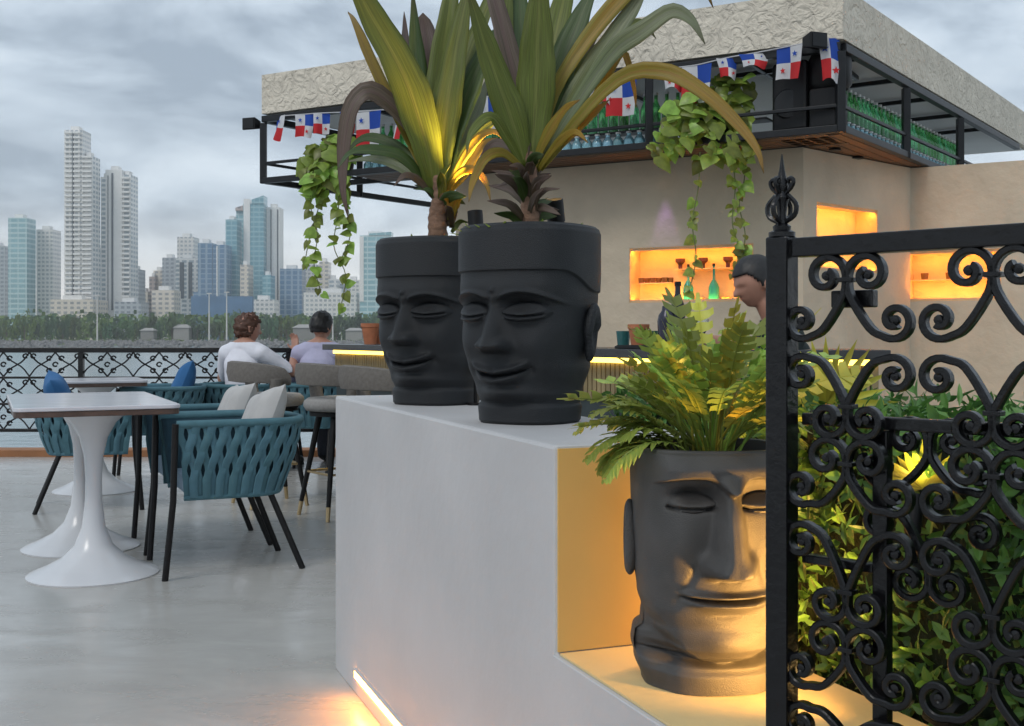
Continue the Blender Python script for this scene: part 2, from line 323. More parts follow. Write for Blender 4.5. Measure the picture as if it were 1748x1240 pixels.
# terrace floor: polished pale concrete
fm = bpy.data.materials.new('polished_concrete'); fm.use_nodes = True; t = fm.node_tree; n = t.nodes; b = n['Principled BSDF']
tc = n.new('ShaderNodeTexCoord'); mp = n.new('ShaderNodeMapping'); mp.inputs['Rotation'].default_value = (0, 0, R(20)); mp.inputs['Scale'].default_value = (0.9, 1.7, 1); t.links.new(tc.outputs['Object'], mp.inputs[0])
n1 = n.new('ShaderNodeTexNoise'); n1.inputs['Scale'].default_value = 2.6; n1.inputs['Detail'].default_value = 8; n1.inputs['Roughness'].default_value = 0.62; n1.inputs['Distortion'].default_value = 0.6; t.links.new(mp.outputs[0], n1.inputs['Vector'])
cr = n.new('ShaderNodeValToRGB'); el = cr.color_ramp.elements; el[0].position = 0.30; el[0].color = (0.355, 0.345, 0.325, 1); el[1].position = 0.72; el[1].color = (0.485, 0.475, 0.45, 1)
t.links.new(n1.outputs['Fac'], cr.inputs[0]); t.links.new(cr.outputs[0], b.inputs['Base Color'])
r3 = n.new('ShaderNodeMapRange'); r3.inputs['From Min'].default_value = 0.3; r3.inputs['From Max'].default_value = 0.7; r3.inputs['To Min'].default_value = 0.34; r3.inputs['To Max'].default_value = 0.14; t.links.new(n1.outputs['Fac'], r3.inputs['Value']); t.links.new(r3.outputs[0], b.inputs['Roughness'])
n2 = n.new('ShaderNodeTexNoise'); n2.inputs['Scale'].default_value = 7; n2.inputs['Detail'].default_value = 5; t.links.new(mp.outputs[0], n2.inputs['Vector'])
bu = n.new('ShaderNodeBump'); bu.inputs['Strength'].default_value = 0.07; bu.inputs['Distance'].default_value = 0.02; t.links.new(n2.outputs['Fac'], bu.inputs['Height']); t.links.new(bu.outputs[0], b.inputs['Normal'])
mb = MB(); mb.prism([(-9, -3), (9, -3), (9, 12.5), (3.2, 12.5), (-1.0, 10.35), (-9, 10.35)], -0.4, 0); structure(mb.build('terrace_floor', fm))
mb = MB(); mb.box((-9, 10.36, -0.4), (-0.5, 10.62, 0.06)); structure(mb.build('terrace_kerb', M_kerb, bevel=0.01))

# ------------------------------------------------------------------ far shore: rocks, trees, masts, skyline
mb = MB()
for i in range(2600):
    D = rnd.uniform(470, 602); x = rnd.uniform(-290, 100); s_ = rnd.uniform(0.6, 1.7); c = V(x, D, -4.2 + (D - 470) / 132 * 2.2 + rnd.uniform(-0.3, 0.5))
    q = Matrix.Rotation(rnd.uniform(0, 6), 3, rv()); vs = []
    for d in ((1, 0, 0), (-1, 0, 0), (0, 1, 0), (0, -1, 0), (0, 0, 1), (0, 0, -1)): vs.append(c + q @ Vector(d) * s_ * rnd.uniform(0.6, 1.1))
    mb.add(vs, [(0, 2, 4), (2, 1, 4), (1, 3, 4), (3, 0, 4), (2, 0, 5), (1, 2, 5), (3, 1, 5), (0, 3, 5)])
tag(mb.build('breakwater_rocks', M_rock), 'grey boulders of the far breakwater along the water', 'rocks', kind='stuff')

tm = [mat('far_foliage_%d' % i, c, 0.8, var=0.4, scale=0.25, transl=0.15, objvar=0.35) for i, c in enumerate(((0.085, 0.15, 0.05), (0.13, 0.19, 0.05), (0.06, 0.12, 0.055)))]
def crown_mesh(seed, mt, nc=9, per=34, sz=1.1):
    r = random.Random(seed); mb = MB()
    for c in range(nc):
        cc = V(r.uniform(-0.75, 0.75), r.uniform(-0.75, 0.75), r.uniform(0.35, 0.85)); rr = r.uniform(0.22, 0.42)
        for k in range(per):
            d = V(r.gauss(0, 1), r.gauss(0, 1), r.gauss(0, 1)).normalized(); p = cc + d * rr * r.uniform(0.6, 1.05); s_ = sz * r.uniform(0.06, 0.13)
            a = d.orthogonal().normalized(); bb = d.cross(a); an = r.uniform(0, 6); a, bb = a * math.cos(an) + bb * math.sin(an), bb * math.cos(an) - a * math.sin(an)
            mb.add([p - a * s_, p + bb * s_ * 0.7, p + a * s_, p - bb * s_ * 0.7 + d * s_ * 0.3], [(0, 1, 2, 3)])
    return mb.mesh('crown', mt)
crowns = [crown_mesh(11 + i, tm[i % 3]) for i in range(6)]
tk = MB(); tk.tube([(0, 0, 0), (0.02, 0, 0.3), (0, 0.02, 0.6)], [0.03, 0.022, 0.012], 5)
for a in range(3): tk.tube([(0, 0, 0.3 + a * 0.06), (0.25 * math.cos(a * 2.1), 0.25 * math.sin(a * 2.1), 0.6)], [0.012, 0.005], 4)
trunk_me = tk.mesh('trunk', mat('far_bark', (0.12, 0.09, 0.07), 0.9))
def far_tree(px, D, hgt, wid, k, label):
    t = thing('park_tree', label, 'tree', V((px - HX) / F * D, D, -2.2), rnd.uniform(0, 6), 'trees in the park across the water')
    a = obj('trunk', trunk_me, t); a.scale = (hgt, hgt, hgt); c = obj('crown', crowns[k % 6], t); c.scale = (wid, wid, hgt)
LBT = 'small green tree in the park on the far shore'
for i in range(46):
    px = -20 + i * 15.6 + rnd.uniform(-6, 6); far_tree(px, rnd.uniform(608, 655), rnd.uniform(9, 15), rnd.uniform(3.6, 6), rnd.randrange(6), LBT)
mb = MB()
for i in range(5200):
    px = rnd.uniform(-60, 760); D = rnd.uniform(668, 740); x = (px - HX) / F * D; z = -2 + rnd.random() ** 0.8 * (15 + 5 * noise.noise(V(px * 0.03, D * 0.02, 3)))
    s_ = rnd.uniform(1.0, 2.4); d = rv(); d.y = -abs(d.y); a = d.orthogonal().normalized(); bb = d.cross(a); p = V(x, D, z)
    mb.add([p - a * s_, p + bb * s_ * 0.8, p + a * s_, p - bb * s_ * 0.8], [(0, 1, 2, 3)], i % 3)
tag(mb.build('far_woodland', tm), 'dark green belt of trees below the city towers', 'trees', kind='stuff')
mb = MB()
for i in range(260):
    px = rnd.uniform(-40, 700); D = rnd.uniform(603, 606); s_ = rnd.uniform(0.5, 1.3); p = V((px - HX) / F * D, D, -2.0 + rnd.uniform(0, 0.6))
    for k in range(8):
        d = rv(); a = d.orthogonal().normalized(); bb = d.cross(a); q = p + d * s_ * 0.6; mb.add([q - a * s_ * 0.5, q + bb * s_ * 0.4, q + a * s_ * 0.5, q - bb * s_ * 0.4], [(0, 1, 2, 3)])
tag(mb.build('shore_scrub', tm[1]), 'low scrub along the top of the far breakwater', 'scrub', kind='stuff')
M_mast = mat('mast_paint', (0.62, 0.60, 0.56), 0.5, var=0.05)
def mast(px, ytop, label):
    D = 604; t = thing('light_mast', label, 'light mast', V((px - HX) / F * D, D, -2.2), 0, 'light masts on the far shore'); h = (HY - ytop) / F * D + EYE + 2.2
    mb = MB(); mb.tube([(0, 0, 0), (0, 0, h)], [0.45, 0.25], 8); mb.build('pole', M_mast, t, 40)
    mb = MB(); mb.box((-1.3, -0.3, h), (1.3, 0.3, h + 0.5)); mb.build('lamp_head', M_mast, t)
mast(357, 502, 'pale light mast on far shore, left one of the tall pair'); mast(387, 500, 'pale light mast on far shore, right one of the tall pair')
mast(568, 522, 'pale light mast on the far shore behind the dark-haired guest'); mast(166, 505, 'pale light mast on far shore below the slim white tower')
# parked cars and low pavilions on the shore road read only as specks: a few pale pavilions
def pavilion(px0, px1, y0, y1, D, c, label):
    a = P(px0, y1, D); bq = P(px1, y0, D); w = bq.x - a.x; t = thing('shore_pavilion', label, 'pavilion', V((a.x + bq.x) / 2, D, -2.2), 0, 'pavilions on the far shore'); h = bq.z + 2.2
    mb = MB(); mb.box((-w / 2, 0, 0), (w / 2, 6, h * 0.8)); mb.build('wall', mat('pavilion_%d' % int(c * 100), (c, c * 0.97, c * 0.9), 0.8), t)
    mb = MB(); mb.add([(-w / 2 - 0.6, -0.6, h * 0.8), (w / 2 + 0.6, -0.6, h * 0.8), (w / 2 + 0.6, 6.6, h * 0.8), (-w / 2 - 0.6, 6.6, h * 0.8), (-w * 0.3, 3, h), (w * 0.3, 3, h)], [(3, 2, 1, 0), (0, 1, 5, 4), (1, 2, 5), (2, 3, 4, 5), (3, 0, 4)]); mb.build('roof', mat('pavilion_roof', (0.33, 0.32, 0.30), 0.7), t)
for i, (a, bq) in enumerate(((240, 262), (296, 322), (405, 440), (500, 540), (590, 618))):
    pavilion(a, bq, 560 - (i % 2) * 6, 575, 606 + i, 0.24 + 0.06 * (i % 3), ['low pale pavilion on far shore left of the tall masts', 'low pale pavilion on far shore just left of the masts', 'low pale pavilion on far shore behind the curly-haired guest', 'low pale pavilion on far shore between the two guests', 'low pale pavilion on far shore right of the dark-haired guest'][i])

FW = facade('facade_white', (0.80, 0.79, 0.77), (0.34, 0.40, 0.44), 3.4, 5.5, 0.45, 0.35)
FW2 = facade('facade_white_dense', (0.78, 0.76, 0.73), (0.38, 0.41, 0.43), 3.2, 3.2, 0.5, 0.4)
FT = facade('facade_teal_glass', (0.32, 0.50, 0.55), (0.15, 0.34, 0.41), 3.8, 4.2, 0.3, 0.15, 0.18)
FT2 = facade('facade_green_glass', (0.52, 0.66, 0.68), (0.24, 0.44, 0.49), 3.8, 6, 0.35, 0.12, 0.18)
FB = facade('facade_blue_glass', (0.28, 0.38, 0.48), (0.10, 0.20, 0.33), 3.8, 5, 0.2, 0.3, 0.18)
FG = facade('facade_grey', (0.45, 0.48, 0.51), (0.22, 0.26, 0.31), 3.3, 4, 0.5, 0.4)
FC = facade('facade_cream', (0.72, 0.65, 0.56), (0.34, 0.34, 0.34), 3.3, 4.5, 0.5, 0.45)
FP = facade('facade_pink', (0.48, 0.39, 0.36), (0.22, 0.21, 0.22), 3.3, 3.8, 0.5, 0.4)
M_plain = mat('plain_render', (0.82, 0.81, 0.79), 0.8, var=0.05, scale=0.05)
M_dstrip = mat('dark_window_strip', (0.10, 0.12, 0.14), 0.4, var=0.2, scale=0.3)
M_hoard = mat('blue_hoarding', (0.10, 0.20, 0.34), 0.7, var=0.2, scale=0.1)
def tower(vols, D, label, strips=(), slabs=None, crown=None):
    """vols: (px0, px1, ytop, material, depth_offset)"""
    xs = [v[0] for v in vols] + [v[1] for v in vols]; cx = (min(xs) + max(xs)) / 2
    base = V((cx - HX) / F * D, D, -2.2); t = thing('city_tower', label, 'building', base, 0, 'towers of the skyline across the water')
    k = D / F
    for (a, bq, yt, m, dy) in vols:
        w = (bq - a) * k; x0 = (a - cx) * k; h = (HY - yt) * k + EYE + 2.2
        mb = MB(); mb.box((x0, dy, 0), (x0 + w, dy + max(w, 16), h)); ob = mb.build('wall', m, t)
        mb = MB(); mb.box((x0 + w * 0.25, dy + 3, h + 0.02), (x0 + w * 0.7, dy + 10, h + 3)); mb.build('roof_plant', M_plain, t)
    for (a, bq, y0, y1, m) in strips:
        mb = MB(); dy = min(v[4] for v in vols if v[0] <= (a + bq) / 2 <= v[1]) if any(v[0] <= (a + bq) / 2 <= v[1] for v in vols) else 0
        mb.box(((a - cx) * k, dy - 0.6, (HY - y1) * k + EYE + 2.2), ((bq - cx) * k, dy + 0.4, (HY - y0) * k + EYE + 2.2)); mb.build('window_strip', m, t)
    if slabs:
        for (a, bq, y0, y1, st) in slabs:
            mb = MB(); z = (HY - y1) * k + EYE + 2.2; zt = (HY - y0) * k + EYE + 2.2
            while z < zt: mb.box(((a - cx) * k, -1.8, z), ((bq - cx) * k, 0.5, z + 1.3)); z += st
            ob = mb.build('balconies', M_plain, t); ob['kind'] = 'stuff'
    if crown:
        a, bq, y0, y1, m = crown; mb = MB(); w0 = (a - cx) * k; w1 = (bq - cx) * k; z0 = (HY - y0) * k + EYE + 2.2; z1 = (HY - y1) * k + EYE + 2.2
        mb.add([(w0, -0.5, z0), (w1, -0.5, z0), (w1, 14, z0), (w0, 14, z0), (w1, -0.5, z1), (w1, 14, z1), (w0, -0.5, (z0 + z1) / 2), (w0, 14, (z0 + z1) / 2)], [(0, 1, 4, 6), (1, 2, 5, 4), (2, 3, 7, 5), (3, 0, 6, 7), (6, 4, 5, 7)]); mb.build('sloping_crown', m, t)
tower([(110, 141, 222, FW2, 0), (139, 156, 266, FW, 1)], 800, 'tall white apartment tower with stacked balconies at the left edge of skyline', slabs=[(111, 124, 226, 560, 3.4), (126, 138, 226, 560, 3.4), (141, 157, 268, 560, 3.4)], strips=[(124, 126.5, 228, 560, M_dstrip)])
tower([(171, 182, 302, FW, 1), (180, 208, 290, M_plain, 0), (206, 222, 298, FW, 1.5)], 820, 'slim white tower with one dark window strip down its middle', strips=[(190.5, 193.5, 296, 530, M_dstrip), (184, 185, 300, 530, M_dstrip)], slabs=[(209, 222, 300, 540, 3.4)])
tower([(163, 173, 424, FG, 0)], 900, 'narrow dark grey block squeezed left of the slim white tower')
tower([(222, 237, 460, FG, 0)], 900, 'grey stepped block right beside the slim white tower')
tower([(236, 252, 498, FC, 0), (252, 262, 472, FP, 4)], 930, 'short pinkish block between slim white tower and brown block')
tower([(262, 277, 462, FC, 0)], 940, 'cream block left of the brownish flat tower')
tower([(277, 299, 440, FG, 0)], 930, 'dull grey-brown flat block left of white glass tower')
tower([(300, 328, 404, FW2, 4), (300, 337, 441, FW, 0)], 880, 'white glazed tower with narrower upper storeys left of blue block', strips=[(307, 314, 448, 510, M_dstrip), (322, 328, 448, 510, M_dstrip)])
tower([(338, 362, 415, FB, 0), (361, 386, 418, FB, 1)], 860, 'broad dark blue glass block with a pale vertical joint', strips=[(369, 371, 420, 510, M_plain)])
tower([(385, 404, 375, FT, 0)], 880, 'teal glass tower forming the left step of tall cluster')
tower([(402, 418, 360, FT2, 2)], 905, 'pale teal glass tower with pinkish crown in the tall cluster', crown=(402, 418, 360, 350, FP))
tower([(415, 450, 348, FT, 0)], 890, 'tallest teal glass tower with a slanted top', crown=(430, 450, 348, 334, FT), strips=[(416, 427, 340, 520, M_plain)])
tower([(455, 477, 354, M_plain, 0)], 900, 'tall plain white tower right of the slanted glass tower', strips=[(462, 463.5, 358, 530, M_dstrip), (473, 475, 358, 530, M_dstrip)])
tower([(410, 424, 452, FC, 0)], 850, 'low cream tower in front of the slanted glass tower')
tower([(448, 462, 470, FT, 0)], 850, 'short teal glass block at foot of the plain white tower')
tower([(478, 515, 459, FB, 0)], 880, 'dark blue-grey glass block right of plain white tower')
tower([(515, 545, 452, FW2, 0)], 930, 'pale beige block behind the hanging pothos vines')
tower([(545, 560, 447, FC, 0), (558, 575, 476, FW, 1)], 920, 'cream stepped block right of the beige block behind vines')
tower([(574, 592, 485, FG, 0), (590, 614, 478, FW2, 1)], 940, 'low grey and white block left of the green glass tower')
tower([(614, 668, 402, FT2, 0)], 800, 'wide green-white glass tower beside the left head planter', strips=[(614, 621, 404, 515, M_plain)], crown=(630, 668, 402, 396, FT2))
tower([(670, 720, 420, FW2, 0)], 900, 'white tower mostly hidden behind the left head planter')
tower([(62, 90, 392, FW2, 0)], 880, 'white tower left of the tallest balcony tower')
tower([(14, 46, 372, FT2, 0)], 860, 'green glass tower at far left end of skyline')
tower([(-30, 8, 420, FG, 0)], 900, 'grey tower block at the very left end of skyline')
tower([(92, 164, 512, FC, -6)], 790, 'long low cream podium below the tall balcony tower')
tower([(200, 245, 516, FG, -6)], 780, 'low grey podium below the slim white tower')
tower([(262, 300, 496, FC, -4)], 800, 'low cream block below the brownish flat block')
tower([(430, 470, 512, FW2, -4)], 800, 'low white block below the tall plain white tower')
tower([(520, 610, 500, FW2, -4)], 810, 'long low white block behind the dark-haired guest')
t = thing('site_hoarding', 'long low blue construction hoarding below the glass towers', 'hoarding', V((378 - HX) / F * 760, 760, -2.2))
mb = MB(); k = 760 / F; mb.box(((326 - 378) * k, 0, 0), ((430 - 378) * k, 5, (HY - 506) * k + 3.3)); mb.build('panel', M_hoard, t)
mb = MB(); mb.box(((330 - 378) * k, 0.5, (HY - 506) * k + 3.31), ((352 - 378) * k, 4, (HY - 499) * k + 3.3)); mb.build('site_office', FB, t)

# ------------------------------------------------------------------ railing along the water
RD = 10.2
def railing(x0, x1):
    t = thing('terrace_railing', 'black wrought iron railing with scroll lattice beside the water', 'railing', V(x0, RD, 0)); L_ = x1 - x0
    zt = EYE - 25 / F * RD; rows = [(zt - 0.235, zt - 0.02), (zt - 0.47, zt - 0.255), (zt - 0.705, zt - 0.49)]
    for z, h in ((zt, 0.045), (zt - 0.245, 0.02), (zt - 0.48, 0.02), (zt - 0.715, 0.03)):
        mb = MB(); mb.box((0, -0.02, z - h / 2), (L_, 0.02, z + h / 2)); mb.build('rail', M_black, t, bevel=0.004)
    n = int(L_ / 0.44); wq = L_ / n
    for i in range(0, n + 1, 4):
        mb = MB(); mb.box((i * wq - 0.022, -0.022, 0), (i * wq + 0.022, 0.022, zt - 0.023)); mb.build('post', M_black, t)
    hh = rows[0][1] - rows[0][0]; mb = MB(); r_ = 0.0075
    for sgn in (-1, 1):
        for up in (-1, 1):
            mb.tube(bez([(0.0, 0, -up * hh * 0.5), (sgn * wq * 0.14, 0, -up * hh * 0.17), (sgn * wq * 0.36, 0, up * hh * 0.12), (sgn * wq * 0.5, 0, up * hh * 0.5)], 8), r_, 5)
    for (cx, cz) in ((-0.055, 0.055), (0.055, 0.055), (0, 0.0), (-0.055, -0.055), (0.055, -0.055), (-wq / 2 + 0.035, 0.075), (wq / 2 - 0.035, 0.075)):
        mb.tube([(cx + 0.022 * math.cos(a * PI / 4), 0, cz + 0.019 * math.sin(a * PI / 4)) for a in range(8)], 0.008, 5)
    me = mb.mesh('scroll_lattice', M_black, 60)
    for z0, z1 in rows:
        for i in range(n): o = obj('scroll_lattice', me, t); o.location = ((i + 0.5) * wq, 0, (z0 + z1) / 2)
railing(-5.7, -0.6)

# ------------------------------------------------------------------ white planter block with step
A0 = V(-0.585, 3.78, 0); ND = V(0.361, -0.933, 0).normalized(); UD = V(0.933, 0.361, 0).normalized(); BW = 0.37
TN = 1.835                                             # where the tall block ends and the step begins
def BP(t_, u_, z_): return A0 + ND * t_ + UD * u_ + V(0, 0, z_)
bt = thing('planter_block', 'long white painted masonry block stepping down with head planters standing on it', 'planter wall', BP(0, 0, 0))
def hexa(c): return MB().add(c, [(3, 2, 1, 0), (4, 5, 6, 7), (0, 1, 5, 4), (1, 2, 6, 5), (2, 3, 7, 6), (3, 0, 4, 7)])
def slab(t0, t1, u0, u1, z0, z1): return hexa([BP(t0, u0, z0), BP(t1, u0, z0), BP(t1, u1, z0), BP(t0, u1, z0), BP(t0, u0, z1), BP(t1, u0, z1), BP(t1, u1, z1), BP(t0, u1, z1)])
mb = MB(); prof = [(0, 0.0), (3.6, 0.0), (3.6, 0.52), (TN, 0.52), (TN, 0.90), (0, 0.90)]
mb.add([BP(t_, 0, z_) for t_, z_ in prof] + [BP(t_, BW, z_) for t_, z_ in prof], [(0, 1, 2, 3), (0, 3, 4, 5), (9, 8, 7, 6), (11, 10, 9, 6)] + [(i, i + 6, (i + 1) % 6 + 6, (i + 1) % 6) for i in range(6)])
mb.build('masonry', M_white, bt, bevel=0.007, world=True)
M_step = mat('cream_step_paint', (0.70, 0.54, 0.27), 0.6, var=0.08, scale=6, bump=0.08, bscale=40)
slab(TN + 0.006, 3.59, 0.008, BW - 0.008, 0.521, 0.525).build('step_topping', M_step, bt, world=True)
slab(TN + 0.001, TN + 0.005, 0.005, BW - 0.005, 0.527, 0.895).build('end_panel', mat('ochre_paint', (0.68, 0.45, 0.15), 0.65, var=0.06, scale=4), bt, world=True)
led = thing('led_strip', 'glowing amber LED strip low on the side of white block', 'light strip', BP(0.31, -0.002, 0.07))
slab(0.31, 2.6, -0.009, -0.001, 0.056, 0.080).build('diffuser', M_led, led, world=True)
slab(0.31, 2.6, -0.012, -0.001, 0.0805, 0.086).build('housing', M_white, led, world=True)

# ------------------------------------------------------------------ head planters
def g(x, s): return math.exp(-(x / s) ** 2)
def interp(tab, z):
    for (z0, a), (z1, b_) in zip(tab, tab[1:]):
        if z <= z1: t = sm(z0, z1, z); return a + (b_ - a) * t
    return tab[-1][1]
def face_a(X, z):
    ax = abs(X); d = 0
    d += 0.022 * g(X, 0.13) * g(z - 0.27, 0.10)                                        # muzzle
    t_ = max(0, min(1, (0.62 - z) / 0.235)); h = 0.014 + 0.088 * t_ ** 1.2; w = 0.030 + 0.026 * t_
    d += h * g(X, w) * sm(0.350, 0.392, z) * sm(0.70, 0.60, z)
    d += 0.042 * g(ax - 0.058, 0.026) * g(z - 0.398, 0.028)                            # nostril wings
    zb = 0.605 + 0.052 * (1 - ((ax - 0.135) / 0.14) ** 2); win = sm(0.015, 0.05, ax) * sm(0.30, 0.24, ax)
    d += 0.020 * g(z - zb, 0.013) * win
    d += 0.010 * sm(zb - 0.02, zb + 0.02, z) * sm(0.75, 0.68, z) * sm(0.32, 0.2, ax)
    d -= 0.052 * g(ax - 0.125, 0.085) * g(z - 0.585, 0.040)
    e_ = 1 - ((ax - 0.140) / 0.100) ** 2 - ((z - 0.560) / 0.048) ** 2
    if e_ > 0: d += 0.046 * math.sqrt(e_)
    zs = 0.536 + 0.010 * ((ax - 0.135) / 0.08) ** 2; d -= 0.016 * g(z - zs, 0.006) * sm(0.10, 0.07, abs(ax - 0.135))
    d += 0.012 * g(z - zs + 0.016, 0.008) * sm(0.10, 0.06, abs(ax - 0.135))
    d += 0.028 * g(ax - 0.19, 0.085) * g(z - 0.39, 0.085)
    zm = 0.246 + 0.027 * (ax / 0.12) ** 2 - 0.004 * g(X, 0.02); ww = sm(0.165, 0.105, ax)
    d += ww * (0.030 * g(z - zm - 0.020, 0.017) * (1 - 0.35 * g(X, 0.015)) + 0.042 * g(z - zm + 0.026, 0.020) * sm(0.14, 0.06, ax) - 0.024 * g(z - zm, 0.006))
    d -= 0.014 * g(ax - 0.148, 0.02) * g(z - 0.275, 0.03)                              # smile corners
    d -= 0.010 * g(X, 0.07) * g(z - 0.203, 0.012)
    d += 0.048 * g(X, 0.10) * g(z - 0.160, 0.036)
    d += 0.014 * g(X, 0.013) * g(z - 0.668, 0.013)
    return d
def face_b(X, z):
    ax = abs(X); d = 0
    zb = 0.868 + 0.028 * (1 - ((ax - 0.12) / 0.16) ** 2) - 0.05 * g(X, 0.05); win = sm(0.30, 0.24, ax)
    d += 0.052 * sm(zb - 0.010, zb + 0.008, z) * sm(1.02, 0.92, z) * win
    d -= 0.062 * g(ax - 0.135, 0.085) * g(z - 0.815, 0.040)
    e_ = 1 - ((ax - 0.145) / 0.090) ** 2 - ((z - 0.793) / 0.038) ** 2
    if e_ > 0: d += 0.038 * math.sqrt(e_)
    zs = 0.772 - 0.004 * (1 - ((ax - 0.145) / 0.09) ** 2); d -= 0.024 * g(z - zs, 0.008) * sm(0.105, 0.08, abs(ax - 0.145))
    t_ = max(0, min(1, (0.86 - z) / 0.34)); h = 0.050 + 0.100 * t_ ** 1.05; w = 0.038 + 0.026 * t_ ** 2
    d += h * math.exp(-(ax / (w * 1.15)) ** 3.6) * sm(0.480, 0.525, z) * sm(0.92, 0.84, z)
    d += 0.066 * g(ax - 0.078, 0.034) * g(z - 0.545, 0.036)
    d -= 0.020 * g(ax - 0.036, 0.016) * g(z - 0.505, 0.016)
    d += 0.022 * g(ax - 0.20, 0.075) * g(z - 0.63, 0.10)
    d -= 0.008 * g(ax - (0.12 + (0.55 - z) * 0.45), 0.020) * sm(0.34, 0.42, z) * sm(0.60, 0.53, z)
    d += 0.030 * g(X, 0.15) * g(z - 0.40, 0.09)
    zm = 0.405 + 0.006 * (ax / 0.16) ** 2; ww = sm(0.200, 0.150, ax)
    d += ww * (0.024 * g(z - zm - 0.017, 0.012) + 0.024 * g(z - zm + 0.020, 0.014) * sm(0.18, 0.10, ax) - 0.026 * g(z - zm, 0.007))
    d -= 0.016 * g(X, 0.10) * g(z - 0.345, 0.020)
    d += 0.044 * g(X, 0.12) * g(z - 0.225, 0.065)
    return d
TA = [(0, .236), (.015, .246), (.085, .250), (.10, .243), (.16, .256), (.30, .292), (.50, .320), (.66, .330), (.762, .333), (.96, .333), (.985, .326), (1.0, .310)]
TB_f = [(0, .250), (.07, .252), (.10, .235), (.124, .200), (.140, .225), (.160, .262), (.20, .284), (.27, .292), (.36, .310), (.5, .322), (.7, .330), (.98, .334), (1.0, .325)]
TB_s = [(0, .285), (.10, .318), (.17, .328), (.215, .322), (.245, .288), (.30, .285), (.38, .304), (.5, .318), (.7, .328), (.98, .334), (1.0, .325)]
def head_mesh(kind, H):
    nt_, nz = 260, 250; mb = MB(); vs = []
    # denser samples at the front
    ths = []
    for i in range(nt_):
        s_ = -1 + 2 * i / nt_; ths.append(PI * (0.55 * s_ + 0.45 * s_ ** 3))
    zs = [k / nz for k in range(nz + 1)]
    for z in zs:
        for th in ths:
            c, s_ = math.cos(th), math.sin(th)
            if kind == 'a':
                zb = 0.765 - 0.10 * sm(0.6, -0.3, c); a = interp(TA, z) + 0.011 * sm(zb - 0.004, zb + 0.004, z); b_ = a * 1.02; n_ = 2.5
                fr = sm(0.0, 0.55, c); zc = (1 - sm(0.10, 0.17, z)) * fr * 0.014 * sm(0.09, 0.11, z) if z > 0.09 else 0
            else:
                fr = sm(0.10, 0.62, c); a = interp(TB_s, z) * (1 - fr) + interp(TB_f, z) * fr; b_ = a; n_ = 2.6; zc = 0
            r = (abs(c / b_) ** n_ + abs(s_ / a) ** n_) ** (-1 / n_)
            x, y = r * s_, r * c
            if c > 0 and 0.1 < z < 0.99:
                ff = sm(0.0, 0.35, c)
                if kind == 'a' and z < 0.755: y += face_a(x / 1.12, z) * 1.25 * ff - zc
                if kind == 'b': y += face_b(x, z) * 1.14 * ff
                if kind == 'b' and z < 0.42: xj = interp([(0.0, 0.0), (.115, .02), (.15, .125), (.20, .185), (.27, .240), (.34, .285), (.42, .33)], z); y -= 0.085 * sm(xj - 0.02, xj + 0.035, abs(x)) * sm(0.42, 0.34, z) * sm(0.11, 0.15, z)
            vs.append(V(x, -y, z) * H)
    n = nt_; fs = []
    for k in range(nz):
        for i in range(n): fs.append((k * n + i, k * n + (i + 1) % n, (k + 1) * n + (i + 1) % n, (k + 1) * n + i))
    # rim and inside
    base = nz * n
    top = [vs[base + i] for i in range(n)]
    for (s_, z) in ((0.90, 1.0), (0.89, 0.93)):
        o = len(vs); vs += [V(p.x * s_, p.y * s_, z * H) for p in top]
        fs += [(o - n + i, o - n + (i + 1) % n, o + (i + 1) % n, o + i) for i in range(n)]
    fs.append(tuple(range(n - 1, -1, -1)))
    mb.add(vs, fs); return mb.mesh('head_shell', M_clay if kind == 'a' else M_clay2, 50)
def ear_mesh(kind, H, side, m):
    mb = MB(); n, k_ = 22, 12; vs = []; fs = []
    hh = 0.15 if kind == 'a' else 0.165; ww = 0.055 if kind == 'a' else 0.045
    for j in range(k_ + 1):
        ph = -PI / 2 + PI * j / k_
        for i in range(n):
            a = 2 * PI * i / n; q = math.cos(ph); x = 0.034 * math.sin(ph); yy = ww * q ** 0.6 * math.cos(a); zz = hh * q ** 0.6 * math.sin(a)
            if kind == 'a': yy *= (1.15 if zz > 0 else 0.75); x += 0.016 * zz / hh
            if x > 0: x -= 0.030 * g(math.hypot(yy / ww, zz / hh), 0.55)
            vs.append(V(side * x, yy, zz) * H)
    for j in range(k_):
        for i in range(n): fs.append((j * n + i, j * n + (i + 1) % n, (j + 1) * n + (i + 1) % n, (j + 1) * n + i))
    mb.add(vs, fs); return mb.mesh('ear', m, 60)
def head_planter(kind, H, loc, rz, label):
    t = thing('head_planter', label, 'planter', loc, rz, 'planters shaped as heads'); m = M_clay if kind == 'a' else M_clay2
    obj('head_shell', HM[kind], t).scale = (H,) * 3
    for s_ in (-1, 1):
        e_ = obj('ear', ear_mesh(kind, H, s_, m), t); e_.location = (s_ * H * (0.338 if kind == 'a' else 0.336), H * 0.05, H * (0.46 if kind == 'a' else 0.60))
    mb = MB(); mb.lathe([(0.0005, H * 0.955), (0.12 * H, H * 0.957), (0.285 * H, H * 0.945)], 24, cap=False); mb.build('soil', M_soil, t, 60)
    return t
HM = {'a': head_mesh('a', 1.0), 'b': head_mesh('b', 1.0)}
HR_ = V(0.042, 2.655, 0.900); HL_ = V(-0.222, 3.36, 0.900); HB_ = V(0.331, 1.915, 0.526)
head_planter('a', 0.450, HR_, R(-33), 'nearer charcoal head planter with banded crown on the tall white block')
head_planter('a', 0.480, HL_, R(-31), 'farther charcoal head planter on white block, partly behind the nearer one')
head_planter('b', 0.392, HB_, R(4), 'graphite face planter with long straight nose standing on the low step')

